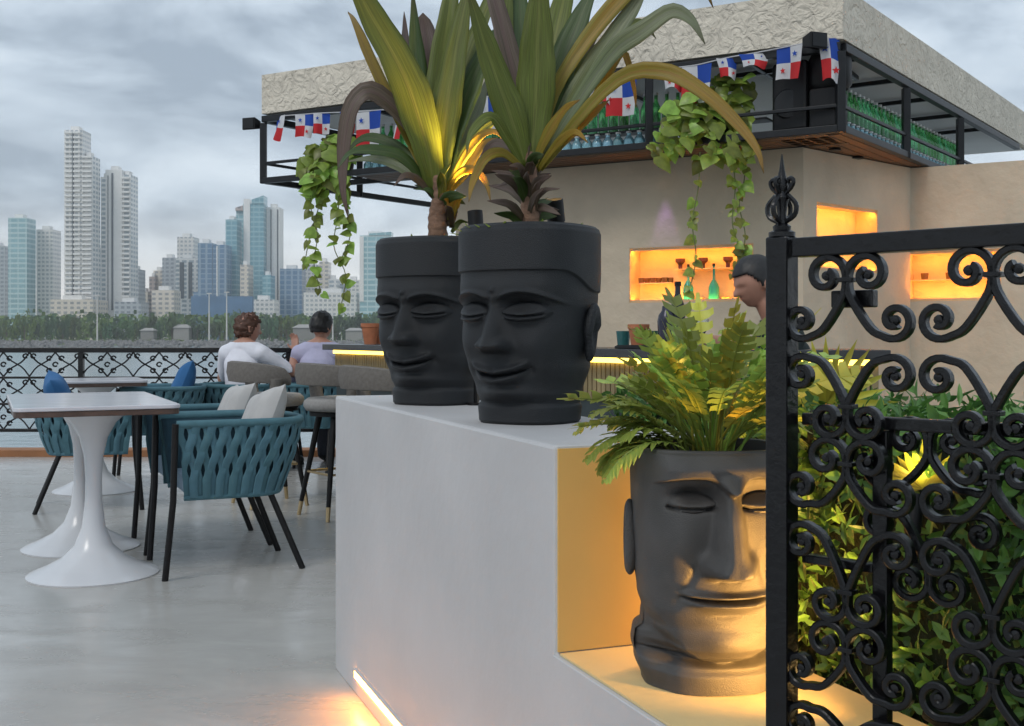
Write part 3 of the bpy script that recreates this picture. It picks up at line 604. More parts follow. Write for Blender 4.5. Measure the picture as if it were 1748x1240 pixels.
# ------------------------------------------------------------------ strap-leaved plants in the two upper heads
def strap(parent, path, Wd, m, roll=0.0, fold=0.22, base=0.35, blunt=False, n=22):
    pts = bez(path, n); mb = MB(); vs = []; uvs = []; fs = []
    for i, p in enumerate(pts):
        s_ = i / n; T = (pts[min(i + 1, n)] - pts[max(i - 1, 0)]).normalized(); view = (V(0, 0, EYE) - p).normalized()
        sd_ = T.cross(view)
        if sd_.length < 1e-4: sd_ = V(1, 0, 0)
        sd_.normalize(); q = Matrix.Rotation(roll * (0.5 + s_), 3, T); sd_ = q @ sd_; nn = sd_.cross(T)
        end = (1 - s_ ** 5) ** 0.55 if blunt else max(0.0, 1 - s_ ** 2.6) ** 0.85
        w = Wd * 0.5 * min(1.0, base + 1.5 * s_) * max(end, 0.015); ed = 0.03 * w * math.sin(s_ * 40 + roll * 9)
        wav = 0.10 * w * math.sin(s_ * 17 + roll * 5)
        for a in (-1, -0.5, 0, 0.5, 1):
            vs.append(p + sd_ * (w * a + ed * abs(a)) + nn * (fold * w * abs(a) ** 1.2 + wav * a)); uvs.append((0.5 + a * 0.5, s_))
    for i in range(n):
        for k in range(4): fs.append((i * 5 + k, i * 5 + k + 1, (i + 1) * 5 + k + 1, (i + 1) * 5 + k))
    mb.add(vs, fs, 0, uvs); o = mb.build('leaf', m, parent, 180, world=True)
    so_ = o.modifiers.new('thickness', 'SOLIDIFY'); so_.thickness = 0.0012
    return o
def pxpath(pts, D0, dd):
    n = len(pts) - 1; return [P(x, y, D0 + dd * (i / n) ** 1.2) for i, (x, y) in enumerate(pts)]
def cordyline(label, c, D0, trunk, leaves, small, seed):
    r = random.Random(seed); t = thing('cordyline_plant', label, 'plant', c)
    mb = MB(); tp = bez([P(x, y, D0) for x, y in trunk], 16); w0 = 16 * D0 / F
    mb.tube(tp, [w0 * (1.0 - 0.60 * (i / 16) ** 1.5 + 0.10 * (i % 2)) for i in range(17)], 12); mb.build('trunk', M_trunk, t, 50, world=True)
    for (pts, W_, m, dd, roll, bl) in leaves: strap(t, pxpath(pts, D0, dd), W_ * 0.88 * D0 / F, m, roll, blunt=bl)
    for (cx, cy, k, rad, mats) in small:
        for i in range(k):
            a = r.uniform(-1.25, 1.25) if i % 3 else r.uniform(-2.0, 2.0); ln = rad * r.uniform(0.6, 1.15); dd = r.uniform(-0.14, 0.14)
            x0, y0 = cx + r.uniform(-8, 8), cy + r.uniform(-12, 14); ex, ey = x0 + math.sin(a) * ln, y0 - math.cos(a) * ln * 0.95
            mx_, my_ = x0 + math.sin(a) * ln * 0.42, y0 - math.cos(a) * ln * 0.55 - 8
            strap(t, pxpath([(x0, y0), (mx_, my_), (ex, ey)], D0, dd), r.uniform(13, 24) * D0 / F, r.choice(mats), r.uniform(-0.9, 0.9), n=10)
    return t
O_, U_, A_, G_, Z_ = M_olive, M_purple, M_pale, M_dgreen, M_orange
lv_left = [
 ([(742, 330), (728, 250), (690, 130), (630, 20), (585, -70)], 84, O_, -0.10, 0.30, False),
 ([(738, 325), (715, 240), (668, 180), (628, 156), (600, 185), (588, 250), (586, 320), (594, 372)], 46, U_, -0.05, 0.5, False),
 ([(746, 330), (742, 230), (732, 110), (722, 22)], 62, U_, 0.20, 0.2, True),
 ([(752, 325), (758, 220), (778, 90), (806, -50)], 70, O_, 0.05, -0.3, False),
 ([(757, 325), (775, 230), (806, 140), (840, 70), (868, 40)], 58, G_, 0.12, -0.5, False),
 ([(748, 330), (744, 240), (752, 120), (768, 10), (774, -60)], 60, O_, 0.16, 0.0, False),
 ([(736, 325), (690, 272), (645, 258), (600, 262), (575, 290)], 34, G_, -0.18, 0.8, False),
 ([(738, 330), (690, 290), (640, 272), (590, 276)], 26, A_, 0.12, 0.6, False),
 ([(740, 330), (712, 285), (668, 246), (622, 236), (588, 262)], 30, G_, 0.20, 0.5, False),
 ([(760, 330), (790, 270), (826, 222), (862, 196)], 26, O_, -0.05, -0.4, False),
 ([(760, 335), (790, 300), (822, 250), (850, 235)], 24, Z_, 0.10, -0.3, False),
 ([(760, 330), (785, 250), (815, 190), (832, 130)], 40, A_, 0.25, -0.4, False),
 ([(740, 320), (722, 220), (695, 110), (690, 20)], 46, U_, 0.28, 0.5, False),
 ([(744, 335), (700, 240), (640, 120), (606, 40), (594, 20)], 34, Z_, 0.25, 0.7, False),
 ([(750, 335), (762, 240), (792, 120), (838, 0), (858, -50)], 56, O_, 0.22, -0.6, False),
 ([(746, 335), (732, 240), (712, 110), (704, -20)], 54, G_, 0.10, 0.4, False),
 ([(758, 335), (788, 275), (818, 235), (846, 226), (868, 248)], 22, Z_, -0.12, -0.6, False),
 ([(756, 338), (780, 300), (806, 290), (828, 310), (838, 345)], 20, Z_, -0.15, -0.4, False),
 ([(740, 338), (716, 310), (692, 300), (672, 318)], 18, U_, -0.12, 0.4, False),
]
lv_right = [
 ([(898, 285), (875, 210), (836, 100), (795, -30)], 70, O_, -0.08, 0.35, False),
 ([(902, 280), (895, 200), (868, 90), (840, -20), (828, -80)], 52, U_, 0.15, 0.3, False),
 ([(906, 285), (914, 180), (918, 60), (922, -70)], 86, O_, -0.04, -0.1, False),
 ([(912, 285), (938, 180), (975, 70), (1022, -40)], 76, G_, 0.10, -0.35, False),
 ([(912, 285), (946, 200), (1000, 80), (1060, -30)], 56, U_, 0.22, -0.5, False),
 ([(916, 285), (962, 200), (1022, 100), (1080, 15), (1110, -40)], 50, A_, 0.06, -0.3, False),
 ([(918, 285), (972, 195), (1044, 92), (1098, 52), (1146, 20), (1180, 36), (1204, 76)], 44, A_, -0.08, -0.35, False),
 ([(920, 288), (968, 230), (1010, 180), (1046, 112), (1066, 92), (1082, 150), (1086, 185)], 22, Z_, 0.12, -0.4, False),
 ([(922, 288), (985, 205), (1060, 132), (1130, 122), (1190, 150), (1248, 200), (1290, 252), (1304, 296)], 37, Z_, -0.20, -0.3, False),
 ([(922, 290), (966, 235), (1005, 200), (1040, 170)], 30, Z_, 0.05, -0.4, False),
 ([(894, 288), (868, 240), (838, 200), (806, 226), (796, 262)], 26, O_, -0.15, 0.5, False),
 ([(896, 285), (880, 190), (862, 60), (872, -60)], 54, O_, 0.25, 0.2, False),
 ([(910, 285), (930, 150), (960, 10), (974, -60)], 62, O_, 0.25, -0.2, False),
 ([(914, 285), (950, 150), (1040, 20), (1130, -60), (1190, -40), (1218, 14)], 40, Z_, 0.1, -0.4, False),
 ([(890, 290), (862, 250), (836, 250), (815, 285)], 24, U_, 0.1, 0.4, False),
 ([(904, 285), (902, 180), (890, 50), (884, -70)], 60, G_, 0.30, 0.1, False),
 ([(900, 290), (884, 220), (848, 140), (822, 60), (812, 10)], 44, U_, 0.20, 0.6, False),
 ([(912, 290), (940, 215), (990, 130), (1050, 60), (1096, 40), (1120, 66)], 38, O_, 0.25, -0.5, False),
 ([(918, 292), (948, 250), (980, 226), (1004, 244)], 20, Z_, -0.15, -0.5, False),
 ([(910, 290), (930, 240), (962, 190), (990, 170)], 26, Z_, -0.10, -0.6, False),
 ([(896, 292), (860, 262), (830, 270), (808, 310), (800, 345)], 24, Z_, -0.18, 0.4, False),
]
cordyline('tall bronze and olive strap-leaved plant growing in the farther charcoal head', HL_ + V(0, 0, 0.455), 3.36, [(748, 408), (746, 370), (750, 335), (746, 300)], lv_left, [(752, 345, 10, 62, [G_, O_, Z_]), (770, 385, 8, 44, [O_, Z_, U_])], 3)
cordyline('tall olive strap-leaved plant with drooping orange leaves in the nearer charcoal head', HR_ + V(0, 0, 0.427), 2.655, [(906, 394), (904, 350), (907, 310), (904, 260)], lv_right, [(905, 300, 8, 62, [U_, G_, O_]), (905, 345, 14, 80, [U_, G_, U_, O_]), (900, 384, 10, 70, [U_, G_])], 5)
# low filler greenery round the trunks
for (c, r0, lab) in ((HR_ + V(-0.02, 0, 0.43), 0.13, 'small leafy ground cover around trunk in the nearer charcoal head'), (HL_ + V(0.02, 0, 0.458), 0.135, 'small leafy ground cover around trunk in the farther charcoal head')):
    mb = MB()
    for i in range(130):
        a = rnd.uniform(0, 6.3); q = r0 * math.sqrt(rnd.random()); leaf6(mb, c + V(q * math.cos(a), q * math.sin(a), -0.004), V(math.cos(a + rnd.uniform(-1, 1)), math.sin(a), rnd.uniform(0.4, 1.6)), V(0, 0, 1), rnd.uniform(0.02, 0.05), rnd.uniform(0.008, 0.016))
    tag(mb.build('ground_cover', M_xan), lab, 'ground cover', kind='stuff')

# uplights behind the heads (one is visible at the rim of the nearer head)
def spot_fixture(name, label, loc, aim, power, col, size=R(70), r=0.022, foot=0.0):
    t = thing(name, label, 'spotlight', loc); d = (Vector(aim) - Vector(loc)).normalized(); q = d.to_track_quat('Z', 'Y').to_matrix()
    c = V(0, 0, 0.075)
    mb = MB(); mb.lathe([(r * 0.8, -0.03), (r, -0.025), (r, 0.03), (r * 0.9, 0.03), (r * 0.86, 0.022)], 16, c, M=q); mb.build('lamp_housing', M_blackm, t, 40)
    mb = MB(); mb.lathe([(0.0005, 0.023), (r * 0.85, 0.0235)], 16, c, M=q, cap=False); mb.build('lens', M_lens, t)
    mb = MB(); mb.tube([(0, 0, -foot), (0, 0, 0.05)], 0.006, 6); mb.lathe([(0.025, -foot), (0.025, 0.006 - foot)], 12); mb.build('stand', M_blackm, t)
    ld = bpy.data.lights.new(name + '_light', 'SPOT'); ld.energy = power; ld.color = col; ld.spot_size = size; ld.spot_blend = 0.5; ld.shadow_soft_size = 0.02
    lo = bpy.data.objects.new('lamp_light', ld); COL.objects.link(lo); lo.parent = t; lo.location = c + d * 0.036; lo.rotation_euler = d.to_track_quat('-Z', 'Y').to_euler()
    return t
AMB = (1.0, 0.60, 0.16)
s1 = P(948, 372, 2.80); spot_fixture('uplight', 'small black uplight at the back rim of nearer charcoal head', s1 - V(0, 0, 0.06), P(925, 200, 2.72), 22, AMB, foot=s1.z - 0.06 - 0.9005)
s2 = P(812, 405, 3.28); spot_fixture('uplight', 'small uplight between the two strap-leaved plants', s2 - V(0, 0, 0.03), P(800, 260, 3.30), 40, AMB, foot=s2.z - 0.03 - 0.9005)

# ------------------------------------------------------------------ lobed plant in the face planter, ferny leaves at its foot
def lobed_leaf(parent, base, az, el, pet, Ln, Wd, m, droop, r):
    d = V(math.cos(az) * math.cos(el), math.sin(az) * math.cos(el), math.sin(el)); out = V(math.cos(az), math.sin(az), 0)
    n = 6; pts = [base]; p = base.copy(); dirv = d.copy(); k = 14
    for i in range(k):
        dirv = (dirv + out * 0.02 - V(0, 0, 1) * droop * (0.25 + i / k) * 0.12).normalized(); p = p + dirv * (pet + Ln) / k; pts.append(p.copy())
    mb = MB(); mb.tube(pts, [0.0026 - 0.0018 * i / k for i in range(k + 1)], 5, mi=0)
    i0 = pet / (pet + Ln) * k; side0 = out.cross(V(0, 0, 1)).normalized(); tw = r.uniform(-0.7, 0.7)
    def at(u):
        u = max(0, min(k, u)); i = min(int(u), k - 1); return pts[i].lerp(pts[i + 1], u - i), (pts[i + 1] - pts[i]).normalized()
    for j in range(n):
        s_ = (j + 0.2) / n; u = i0 + s_ * (k - i0); c, T = at(u); c2, _ = at(u + (k - i0) / n * 0.95)
        sd_ = (Matrix.Rotation(tw, 3, T) @ side0); nn = sd_.cross(T).normalized()
        if nn.z < 0: nn = -nn
        w = Wd * 0.5 * (0.55 + 0.9 * s_ * (1.35 - s_) * 1.3) * (1 if j < n - 1 else 0.7) * r.uniform(0.85, 1.12)
        for sg in (-1, 1):
            tip = c + sd_ * sg * w + T * w * (0.35 + 0.5 * s_) + nn * w * 0.12
            mid = c.lerp(tip, 0.62)
            mb.add([c, c2, mid + T * Ln * 0.066 + nn * 0.003, tip + T * 0.007, tip - T * Ln * 0.045, mid - T * Ln * 0.056 + nn * 0.003], [(0, 1, 2, 5), (5, 2, 3, 4)] if sg > 0 else [(0, 5, 2, 1), (5, 4, 3, 2)], 0)
    c, T = at(i0 + (k - i0) * 0.93); sd_ = Matrix.Rotation(tw, 3, T) @ side0
    mb.add([c - sd_ * Wd * 0.16, c + sd_ * Wd * 0.16, pts[-1] + T * Ln * 0.16 + sd_ * 0.003, pts[-1] + T * Ln * 0.16 - sd_ * 0.003], [(0, 1, 2, 3)], 0)
    o = mb.build('leaf', m, parent, 180, world=True); return o
pc = HB_ + V(0, 0, 0.372)
xt = thing('lobed_philodendron', 'bushy yellow-green philodendron with lobed leaves in the graphite face planter', 'plant', pc)
r = random.Random(21)
for i in range(64):
    a = r.uniform(0, 2 * PI); q = r.random(); el = R(88 - 40 * q ** 0.9 + r.uniform(-6, 6)); b0 = pc + V(math.cos(a) * 0.05 * r.random(), math.sin(a) * 0.05 * r.random(), 0)
    lobed_leaf(xt, b0, a, el, r.uniform(0.06, 0.13) * (0.7 + 0.5 * (1 - q)), r.uniform(0.09, 0.14), r.uniform(0.036, 0.056), M_xan if r.random() < 0.76 else M_xan2, r.uniform(0.3, 0.9) * (0.5 + 0.6 * q), r)
# specific tall leaves seen in the photograph
for (x, y, dd, Ln, m) in ((1168, 512, 0.0, 0.14, M_xan), (1185, 560, 0.05, 0.13, M_xan), (1120, 560, -0.03, 0.13, M_xan), (1270, 560, -0.02, 0.16, M_xan), (1245, 530, 0.08, 0.12, M_xan), (1000, 640, -0.02, 0.13, M_fern), (1060, 620, 0.06, 0.14, M_xan), (1010, 690, -0.06, 0.13, M_fern), (1440, 590, 0.05, 0.15, M_xan2), (1390, 560, 0.1, 0.14, M_xan)):
    tp = P(x, y, 1.955 + dd); dv = tp - pc; ln = dv.length; a = math.atan2(dv.y, dv.x); el = math.atan2(dv.z, math.hypot(dv.x, dv.y)) + 0.12
    lobed_leaf(xt, pc, a, el, max(0.05, ln - Ln * 0.9), Ln, 0.066, m, 0.55, r)
ft = thing('fern', 'feathery pale green fern spilling over left rim of the graphite face planter', 'fern', pc + V(-0.06, 0, 0))
def frond(parent, base, az, el, Ln, r):
    k = 16; p = base.copy(); out = V(math.cos(az), math.sin(az), 0); dv = out * math.cos(el) + V(0, 0, math.sin(el)); pts = [p.copy()]
    for i in range(k): dv = (dv - V(0, 0, 0.13)).normalized(); p = p + dv * Ln / k; pts.append(p.copy())
    mb = MB(); mb.tube(pts, 0.0012, 4)
    sd_ = out.cross(V(0, 0, 1))
    for i in range(2, k + 1):
        T = (pts[i] - pts[i - 1]).normalized(); w = 0.045 * math.sin(PI * (i - 1) / k) + 0.008
        for sg in (-1, 1): leaf6(mb, pts[i], sd_ * sg + T * 0.55 + V(0, 0, r.uniform(-.25, .15)), V(0, 0, 1), w, 0.010)
    mb.build('frond', M_fern, parent, world=True)
for i in range(15): frond(ft, pc + V(-0.06 + r.uniform(-.04, .03), r.uniform(-.06, .08), 0.01), R(165) + r.uniform(-0.85, 0.65), R(r.uniform(35, 75)), r.uniform(0.10, 0.17), r)

# ------------------------------------------------------------------ hedge behind the step, with a lit fan plant
ht = []
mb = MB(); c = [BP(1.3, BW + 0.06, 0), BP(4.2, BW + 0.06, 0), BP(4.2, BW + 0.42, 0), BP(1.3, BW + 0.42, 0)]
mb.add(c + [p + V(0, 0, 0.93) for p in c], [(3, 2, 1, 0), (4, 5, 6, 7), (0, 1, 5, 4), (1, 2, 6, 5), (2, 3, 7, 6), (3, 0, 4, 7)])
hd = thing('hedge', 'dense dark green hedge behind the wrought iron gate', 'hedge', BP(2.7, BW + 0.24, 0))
mb.build('core_block', M_leafcore, hd, world=True)  # solid dark green block filling the hedge behind its leaves
mb = MB()
for i in range(7500):
    tt = rnd.uniform(1.25, 3.1); 
    if rnd.random() < 0.28: u_, z_, nr = rnd.uniform(BW + 0.02, BW + 0.44), 0.93 + rnd.uniform(-0.02, 0.05), V(0, 0, 1)
    else: u_, z_, nr = BW + 0.06 - rnd.uniform(-0.015, 0.05), rnd.uniform(0.40, 0.97), -UD
    d = (nr * rnd.uniform(0.1, 0.8) + rv() + V(0, 0, 0.3)).normalized()
    leaf6(mb, BP(tt, u_, z_), d, (nr + rv() * 0.7).normalized(), rnd.uniform(0.022, 0.046), rnd.uniform(0.010, 0.019), i % 2)
o = mb.build('foliage', [M_leafdark, mat('hedge_leaf_light', (0.11, 0.25, 0.05), 0.45, var=0.35, scale=9, transl=0.25)], hd, world=True); o['kind'] = 'stuff'
def fan_plant(label, c, n, Ln, m, facing, seed):
    r = random.Random(seed); t = thing('fan_plant', label, 'plant', c)
    for i in range(n):
        a = PI * (0.02 + 0.96 * i / (n - 1)); sidev = V(-facing.y, facing.x, 0).normalized(); d = (sidev * math.cos(a) + V(0, 0, 1) * math.sin(a) + facing * r.uniform(0.1, 0.5)).normalized()
        mb = MB(); leaf6(mb, c, d, facing, Ln * r.uniform(0.8, 1.1), 0.016, 0, 0.12); mb.build('leaf', m, t, 180, world=True)
    return t
LT, LU = 2.66, BW - 0.02
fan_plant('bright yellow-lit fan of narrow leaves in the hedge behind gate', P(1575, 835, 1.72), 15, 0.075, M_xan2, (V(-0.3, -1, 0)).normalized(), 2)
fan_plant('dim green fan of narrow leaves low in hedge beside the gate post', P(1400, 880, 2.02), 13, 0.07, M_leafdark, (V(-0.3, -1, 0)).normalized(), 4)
fan_plant('yellow croton tuft standing above the hedge behind gate', P(1410, 690, 2.15), 15, 0.13, M_xan2, (V(-0.3, -1, 0)).normalized(), 6)  # yellow is the croton's own leaf colour
sp3 = P(1560, 880, 1.66); spot_fixture('hedge_uplight', 'small uplight inside the hedge glowing on fan leaves', sp3 - V(0, 0, 0.075), P(1575, 790, 1.73), 0.8, (1.0, 0.75, 0.15), R(90), 0.012)

# amber floodlight on the step lighting the face from the right
fl = thing('step_floodlight', 'amber floodlight on the step in front of graphite face planter', 'floodlight', BP(2.47, 0.32, 0.526))
d = (HB_ + V(0.0, 0, 0.20) - (BP(2.47, 0.32, 0.526) + V(0, 0, 0.05))).normalized(); q = d.to_track_quat('Z', 'Y').to_matrix()
mb = MB(); mb.lathe([(0.02, -0.02), (0.026, -0.018), (0.026, 0.02), (0.022, 0.02)], 16, V(0, 0, 0.05), M=q); mb.build('lamp_housing', M_blackm, fl, 40)
mb = MB(); mb.lathe([(0.0005, 0.0215), (0.022, 0.0215)], 16, V(0, 0, 0.05), M=q, cap=False); mb.build('lens', M_lens, fl)
mb = MB(); mb.lathe([(0.03, 0), (0.03, 0.008), (0.008, 0.012), (0.008, 0.035)], 12); mb.build('stand', M_blackm, fl)
ld = bpy.data.lights.new('floodlight', 'SPOT'); ld.energy = 40.0; ld.color = (1.0, 0.50, 0.12); ld.spot_size = R(88); ld.spot_blend = 0.6; ld.shadow_soft_size = 0.025
lo = bpy.data.objects.new('lamp_light', ld); COL.objects.link(lo); lo.parent = fl; lo.location = V(0, 0, 0.05) + d * 0.03; lo.rotation_euler = d.to_track_quat('-Z', 'Y').to_euler()

bl = thing('added_light_bar', 'added unseen amber light bar behind the graphite face planter', 'light bar', BP(TN + 0.030, 0.285, 0.5255))  # lamp added out of sight, shaped to light the end panel evenly
mb = MB(); mb.lathe([(0.014, 0), (0.014, 0.010), (0.009, 0.012)], 14); mb.lathe([(0.009, 0.325), (0.009, 0.335)], 14); mb.build('end_caps', M_blackm, bl, 40)
mb = MB(); mb.lathe([(0.008, 0.0125), (0.008, 0.3245)], 14, cap=False); mb.build('tube', glow('added_light_tube', (1.0, 0.50, 0.12), 42), bl, 60)

# ------------------------------------------------------------------ wrought iron gate panel
GP = V(0.372, 1.5, 0); GD = V(0.72, -0.69, 0).normalized(); GN = V(-0.69, -0.72, 0).normalized()
def G(px, py, off=0.0):
    k = (px - HX) / F; o = GP + GN * off; s_ = (k * o.y - o.x) / (GD.x - k * GD.y); q = o + GD * s_; q.z = EYE - (py - HY) / F * q.y; return q
def Gt(px): return (G(px, 573) - GP).dot(GD)
gt = thing('iron_gate', 'black wrought iron gate panel with scrollwork and spiked corner post', 'gate', V(GP.x, GP.y, 0.526))
tl, tr_ = Gt(1312), Gt(1358); pw = (tr_ - tl) * 0.80; pcen = (tl + tr_) / 2; GL = 0.50
zt = G(1335, 405).z; zb_ = 0.535
def gbox(t0, t1, n0, n1, z0, z1):
    c = [GP + GD * a + GN * b_ for a, b_ in ((t0, n0), (t1, n0), (t1, n1), (t0, n1))]
    return MB().add([V(p.x, p.y, z0) for p in c] + [V(p.x, p.y, z1) for p in c], [(3, 2, 1, 0), (4, 5, 6, 7), (0, 1, 5, 4), (1, 2, 6, 5), (2, 3, 7, 6), (3, 0, 4, 7)])
for k_ in (0, 1):
    c0 = pcen + k_ * GL; gbox(c0 - pw / 2, c0 + pw / 2, -pw / 2, pw / 2, 0.526, zt).build('post', M_black, gt, bevel=0.003, world=True)
gbox(tr_ + 0.0005, tr_ + GL - pw, -0.012, 0.012, zt - 0.028, zt - 0.003).build('top_rail', M_black, gt, bevel=0.002, world=True)
z1 = G(1358, 706).z; gbox(tr_ + 0.0005, tr_ + GL - pw, -0.030, -0.014, z1 - 0.016, z1).build('rail', M_black, gt, bevel=0.002, world=True)
z2 = G(1358, 948).z; ta = Gt(1480); gbox(tr_ + 0.0005, ta, -0.030, -0.014, z2 - 0.012, z2).build('rail', M_black, gt, bevel=0.002, world=True)
gbox(ta, ta + 0.020, -0.031, -0.013, 0.53, z1 - 0.017).build('stile', M_black, gt, bevel=0.002, world=True)
gbox(tr_ + 0.0005, tr_ + GL - pw, -0.010, 0.010, 0.530, 0.545).build('bottom_rail', M_black, gt, bevel=0.002, world=True)
lk = gbox(Gt(1410), Gt(1482), -0.028, -0.012, G(1450, 525).z, G(1450, 495).z).build('latch_plate', M_black, gt, bevel=0.002, world=True)
def spiral(c, r0, a0, turns, sgn, n=26, r1=0.26):
    """in-plane (t,z) spiral from the outside at angle a0 to the inside"""
    return [(c[0] + r0 * (1 - (1 - r1) * k / n) * math.cos(a0 + sgn * 2 * PI * turns * k / n), c[1] + r0 * (1 - (1 - r1) * k / n) * math.sin(a0 + sgn * 2 * PI * turns * k / n)) for k in range(n + 1)]
def gpt(tz, off=0.0): p = GP + GD * tz[0] + GN * off; return V(p.x, p.y, tz[1])
def scroll_bar(c1, a1, s1, c2, a2, s2, r1, r2, mid, off=0.002):
    A = spiral(c1, r1, a1, 1.15, s1)[::-1]; B = spiral(c2, r2, a2, 1.15, s2)
    m3 = bez([V(A[-1][0], A[-1][1], 0)] + [V(x, y, 0) for x, y in mid] + [V(B[0][0], B[0][1], 0)], 12)
    path = A + [(p.x, p.y) for p in m3[1:-1]] + B
    mb = MB(); pts = [gpt(p, off) for p in path]; n = len(pts)
    # flat bar section: wide across the gate normal
    vs = []; fs = []
    for i, p in enumerate(pts):
        T = (pts[min(i + 1, n - 1)] - pts[max(i - 1, 0)]).normalized(); s_ = T.cross(GN).normalized(); hw = 0.0046; hd_ = 0.0075
        for a, b_ in ((-1, -0.75), (-0.6, -1), (0.6, -1), (1, -0.75), (1, 0.75), (0.6, 1), (-0.6, 1), (-1, 0.75)): vs.append(p + s_ * hw * a + GN * hd_ * b_)
    for i in range(n - 1):
        for k in range(8): fs.append((i * 8 + k, i * 8 + (k + 1) % 8, (i + 1) * 8 + (k + 1) % 8, (i + 1) * 8 + k))
    fs += [tuple(range(7, -1, -1)), tuple((n - 1) * 8 + k for k in range(8))]
    mb.add(vs, fs); 
    for cc in (c1, c2): mb.lathe([(0.0005, 0.0062), (0.0055, 0.0045), (0.0068, 0), (0.0055, -0.0045), (0.0005, -0.0062)], 10, gpt((cc[0], cc[1]), off), M=GN.to_track_quat('Z', 'Y').to_matrix())
    mb.build('scroll', M_black, gt, 40, world=True)
tc1 = Gt(1448); wj = tc1 - Gt(1372); cw = Gt(1567) - tc1
def zc(y): return G(1448, y).z
r0 = (Gt(1448) - Gt(1384)) / 2 * 1.06
MODS = [(470, 548, 592, 640, 716), (784, 838, 888, 934, 1032), (1100, 1156, 1205, 1252, 1350)]
for col in range(3):
    tcn = tc1 + col * 2 * cw
    for (ya, yb, yj, yc, yd) in MODS:
        if zc(yd) < 0.55: yd = 1290
        for sg in (-1, 1):
            # upper C: pair spiral at the top centre, running down and out to the junction spiral
            zj = zc(yj)
            scroll_bar((tcn + sg * r0 * 1.02, zc(ya)), PI if sg > 0 else 0, -sg, (tcn + sg * (cw - r0 * 0.98), zc(yb)), -PI / 2 - sg * 0.5, sg, r0, r0 * 0.86, [(tcn + sg * 0.004, zc(ya + 34)), (tcn + sg * cw * 0.34, zj + (zc(ya) - zj) * 0.26)])
            scroll_bar((tcn + sg * r0 * 0.92, zc(yd)), PI if sg > 0 else 0, sg, (tcn + sg * (cw - r0 * 0.98), zc(yc)), PI / 2 + sg * 0.5, -sg, r0 * 0.92, r0 * 0.86, [(tcn + sg * 0.004, zc(yd - 32)), (tcn + sg * cw * 0.34, zj + (zc(yd) - zj) * 0.26)])
        for yy in (ya + 8, yd - 22):
            p = gpt((tcn, zc(yy))); M3 = Matrix((GD, GN, V(0, 0, 1))).transposed()
            mb = MB(); mb.box((-0.010, -0.008, -0.003), (0.010, 0.0105, 0.003), M3.to_4x4()); mb.v = [q + p for q in mb.v]; mb.build('collar', M_black, gt, bevel=0.001, world=True)
# the second leaf folded behind: the same scrollwork, lower and shifted half a module
for col in range(1):
    tcn = tc1 + cw * (1.0 + 2 * col)
    for (ya, yb, yj, yc, yd) in ((745, 800, 848, 893, 985),):
        zj = zc(yj)
        for sg in (-1, 1):
            scroll_bar((tcn + sg * r0 * 1.02, zc(ya)), PI if sg > 0 else 0, -sg, (tcn + sg * (cw - r0 * 0.98), zc(yb)), -PI / 2 - sg * 0.5, sg, r0 * 0.95, r0 * 0.80, [(tcn + sg * 0.004, zc(ya + 34)), (tcn + sg * cw * 0.34, zj + (zc(ya) - zj) * 0.26)], -0.034)
            scroll_bar((tcn + sg * r0 * 0.92, zc(yd)), PI if sg > 0 else 0, sg, (tcn + sg * (cw - r0 * 0.98), zc(yc)), PI / 2 + sg * 0.5, -sg, r0 * 0.90, r0 * 0.80, [(tcn + sg * 0.004, zc(yd - 32)), (tcn + sg * cw * 0.34, zj + (zc(yd) - zj) * 0.26)], -0.034)
# finial
fz = zt; fc = GP + GD * pcen
fin = MB(); fin.lathe([(pw * 0.55, 0), (pw * 0.55, 0.006), (pw * 0.36, 0.009), (pw * 0.38, 0.014), (pw * 0.22, 0.018), (0.006, 0.03), (0.008, 0.045), (0.010, 0.052), (0.006, 0.060), (0.009, 0.066), (0.007, 0.074), (0.0035, 0.090), (0.0008, 0.110)], 14, V(fc.x, fc.y, fz)); fo = fin.build('finial', M_black, gt, 40, world=True)
for sg in (-1, 1):
    for (dirv) in (GD, GN):
        def fp(a, z): return V(fc.x, fc.y, fz + z) + dirv * sg * a
        mb = MB(); mb.tube(bez([fp(0.006, 0.020), fp(0.019, 0.028), fp(0.021, 0.042), fp(0.009, 0.055)], 10), 0.0035, 6)
        mb.tube(bez([fp(0.006, 0.058), fp(0.015, 0.066), fp(0.017, 0.074), fp(0.011, 0.077), fp(0.009, 0.071)], 10), 0.0032, 6)
        mb.build('finial_scroll', M_black, gt, 50, world=True)

# ------------------------------------------------------------------ bar: canopy, shelves, walls, niches
RC = V(1.956, 6.80, 0); LC = V(-1.98, 9.10, 0); FD = (LC - RC).normalized(); SD = V(0.59, 0.807, 0).normalized(); FLn = (LC - RC).length
FNn = V(FD.y, -FD.x, 0);                                   # towards the camera or away, fixed below
if FNn.dot(RC) > 0: FNn = -FNn
SNn = V(SD.y, -SD.x, 0)
if SNn.x < 0: SNn = -SNn
ZS, ZF, ZT = 2.31, 2.85, 3.17
def front_s(px):
    k = (px - HX) / F; return (k * RC.y - RC.x) / (FD.x - k * FD.y)
def FP_(s_, inn, z): p = RC + FD * s_ - FNn * inn; return V(p.x, p.y, z)
def SP_(s_, inn, z): p = RC + SD * s_ - SNn * inn; return V(p.x, p.y, z)
M_stucco = mat('cream_stucco', (0.66, 0.60, 0.50), 0.9, var=0.10, scale=5, bump=1.0, bscale=13)
for nd in M_stucco.node_tree.nodes:
    if nd.type == 'BUMP': nd.inputs['Distance'].default_value = 0.04
    if nd.type == 'TEX_NOISE' and abs(nd.inputs['Scale'].default_value - 13) < 0.1: nd.inputs['Distortion'].default_value = 1.6
cn = thing('bar_canopy', 'overhanging bar canopy with cream stucco fascia and black steel bottle shelf', 'canopy', V(0, 8, 0))
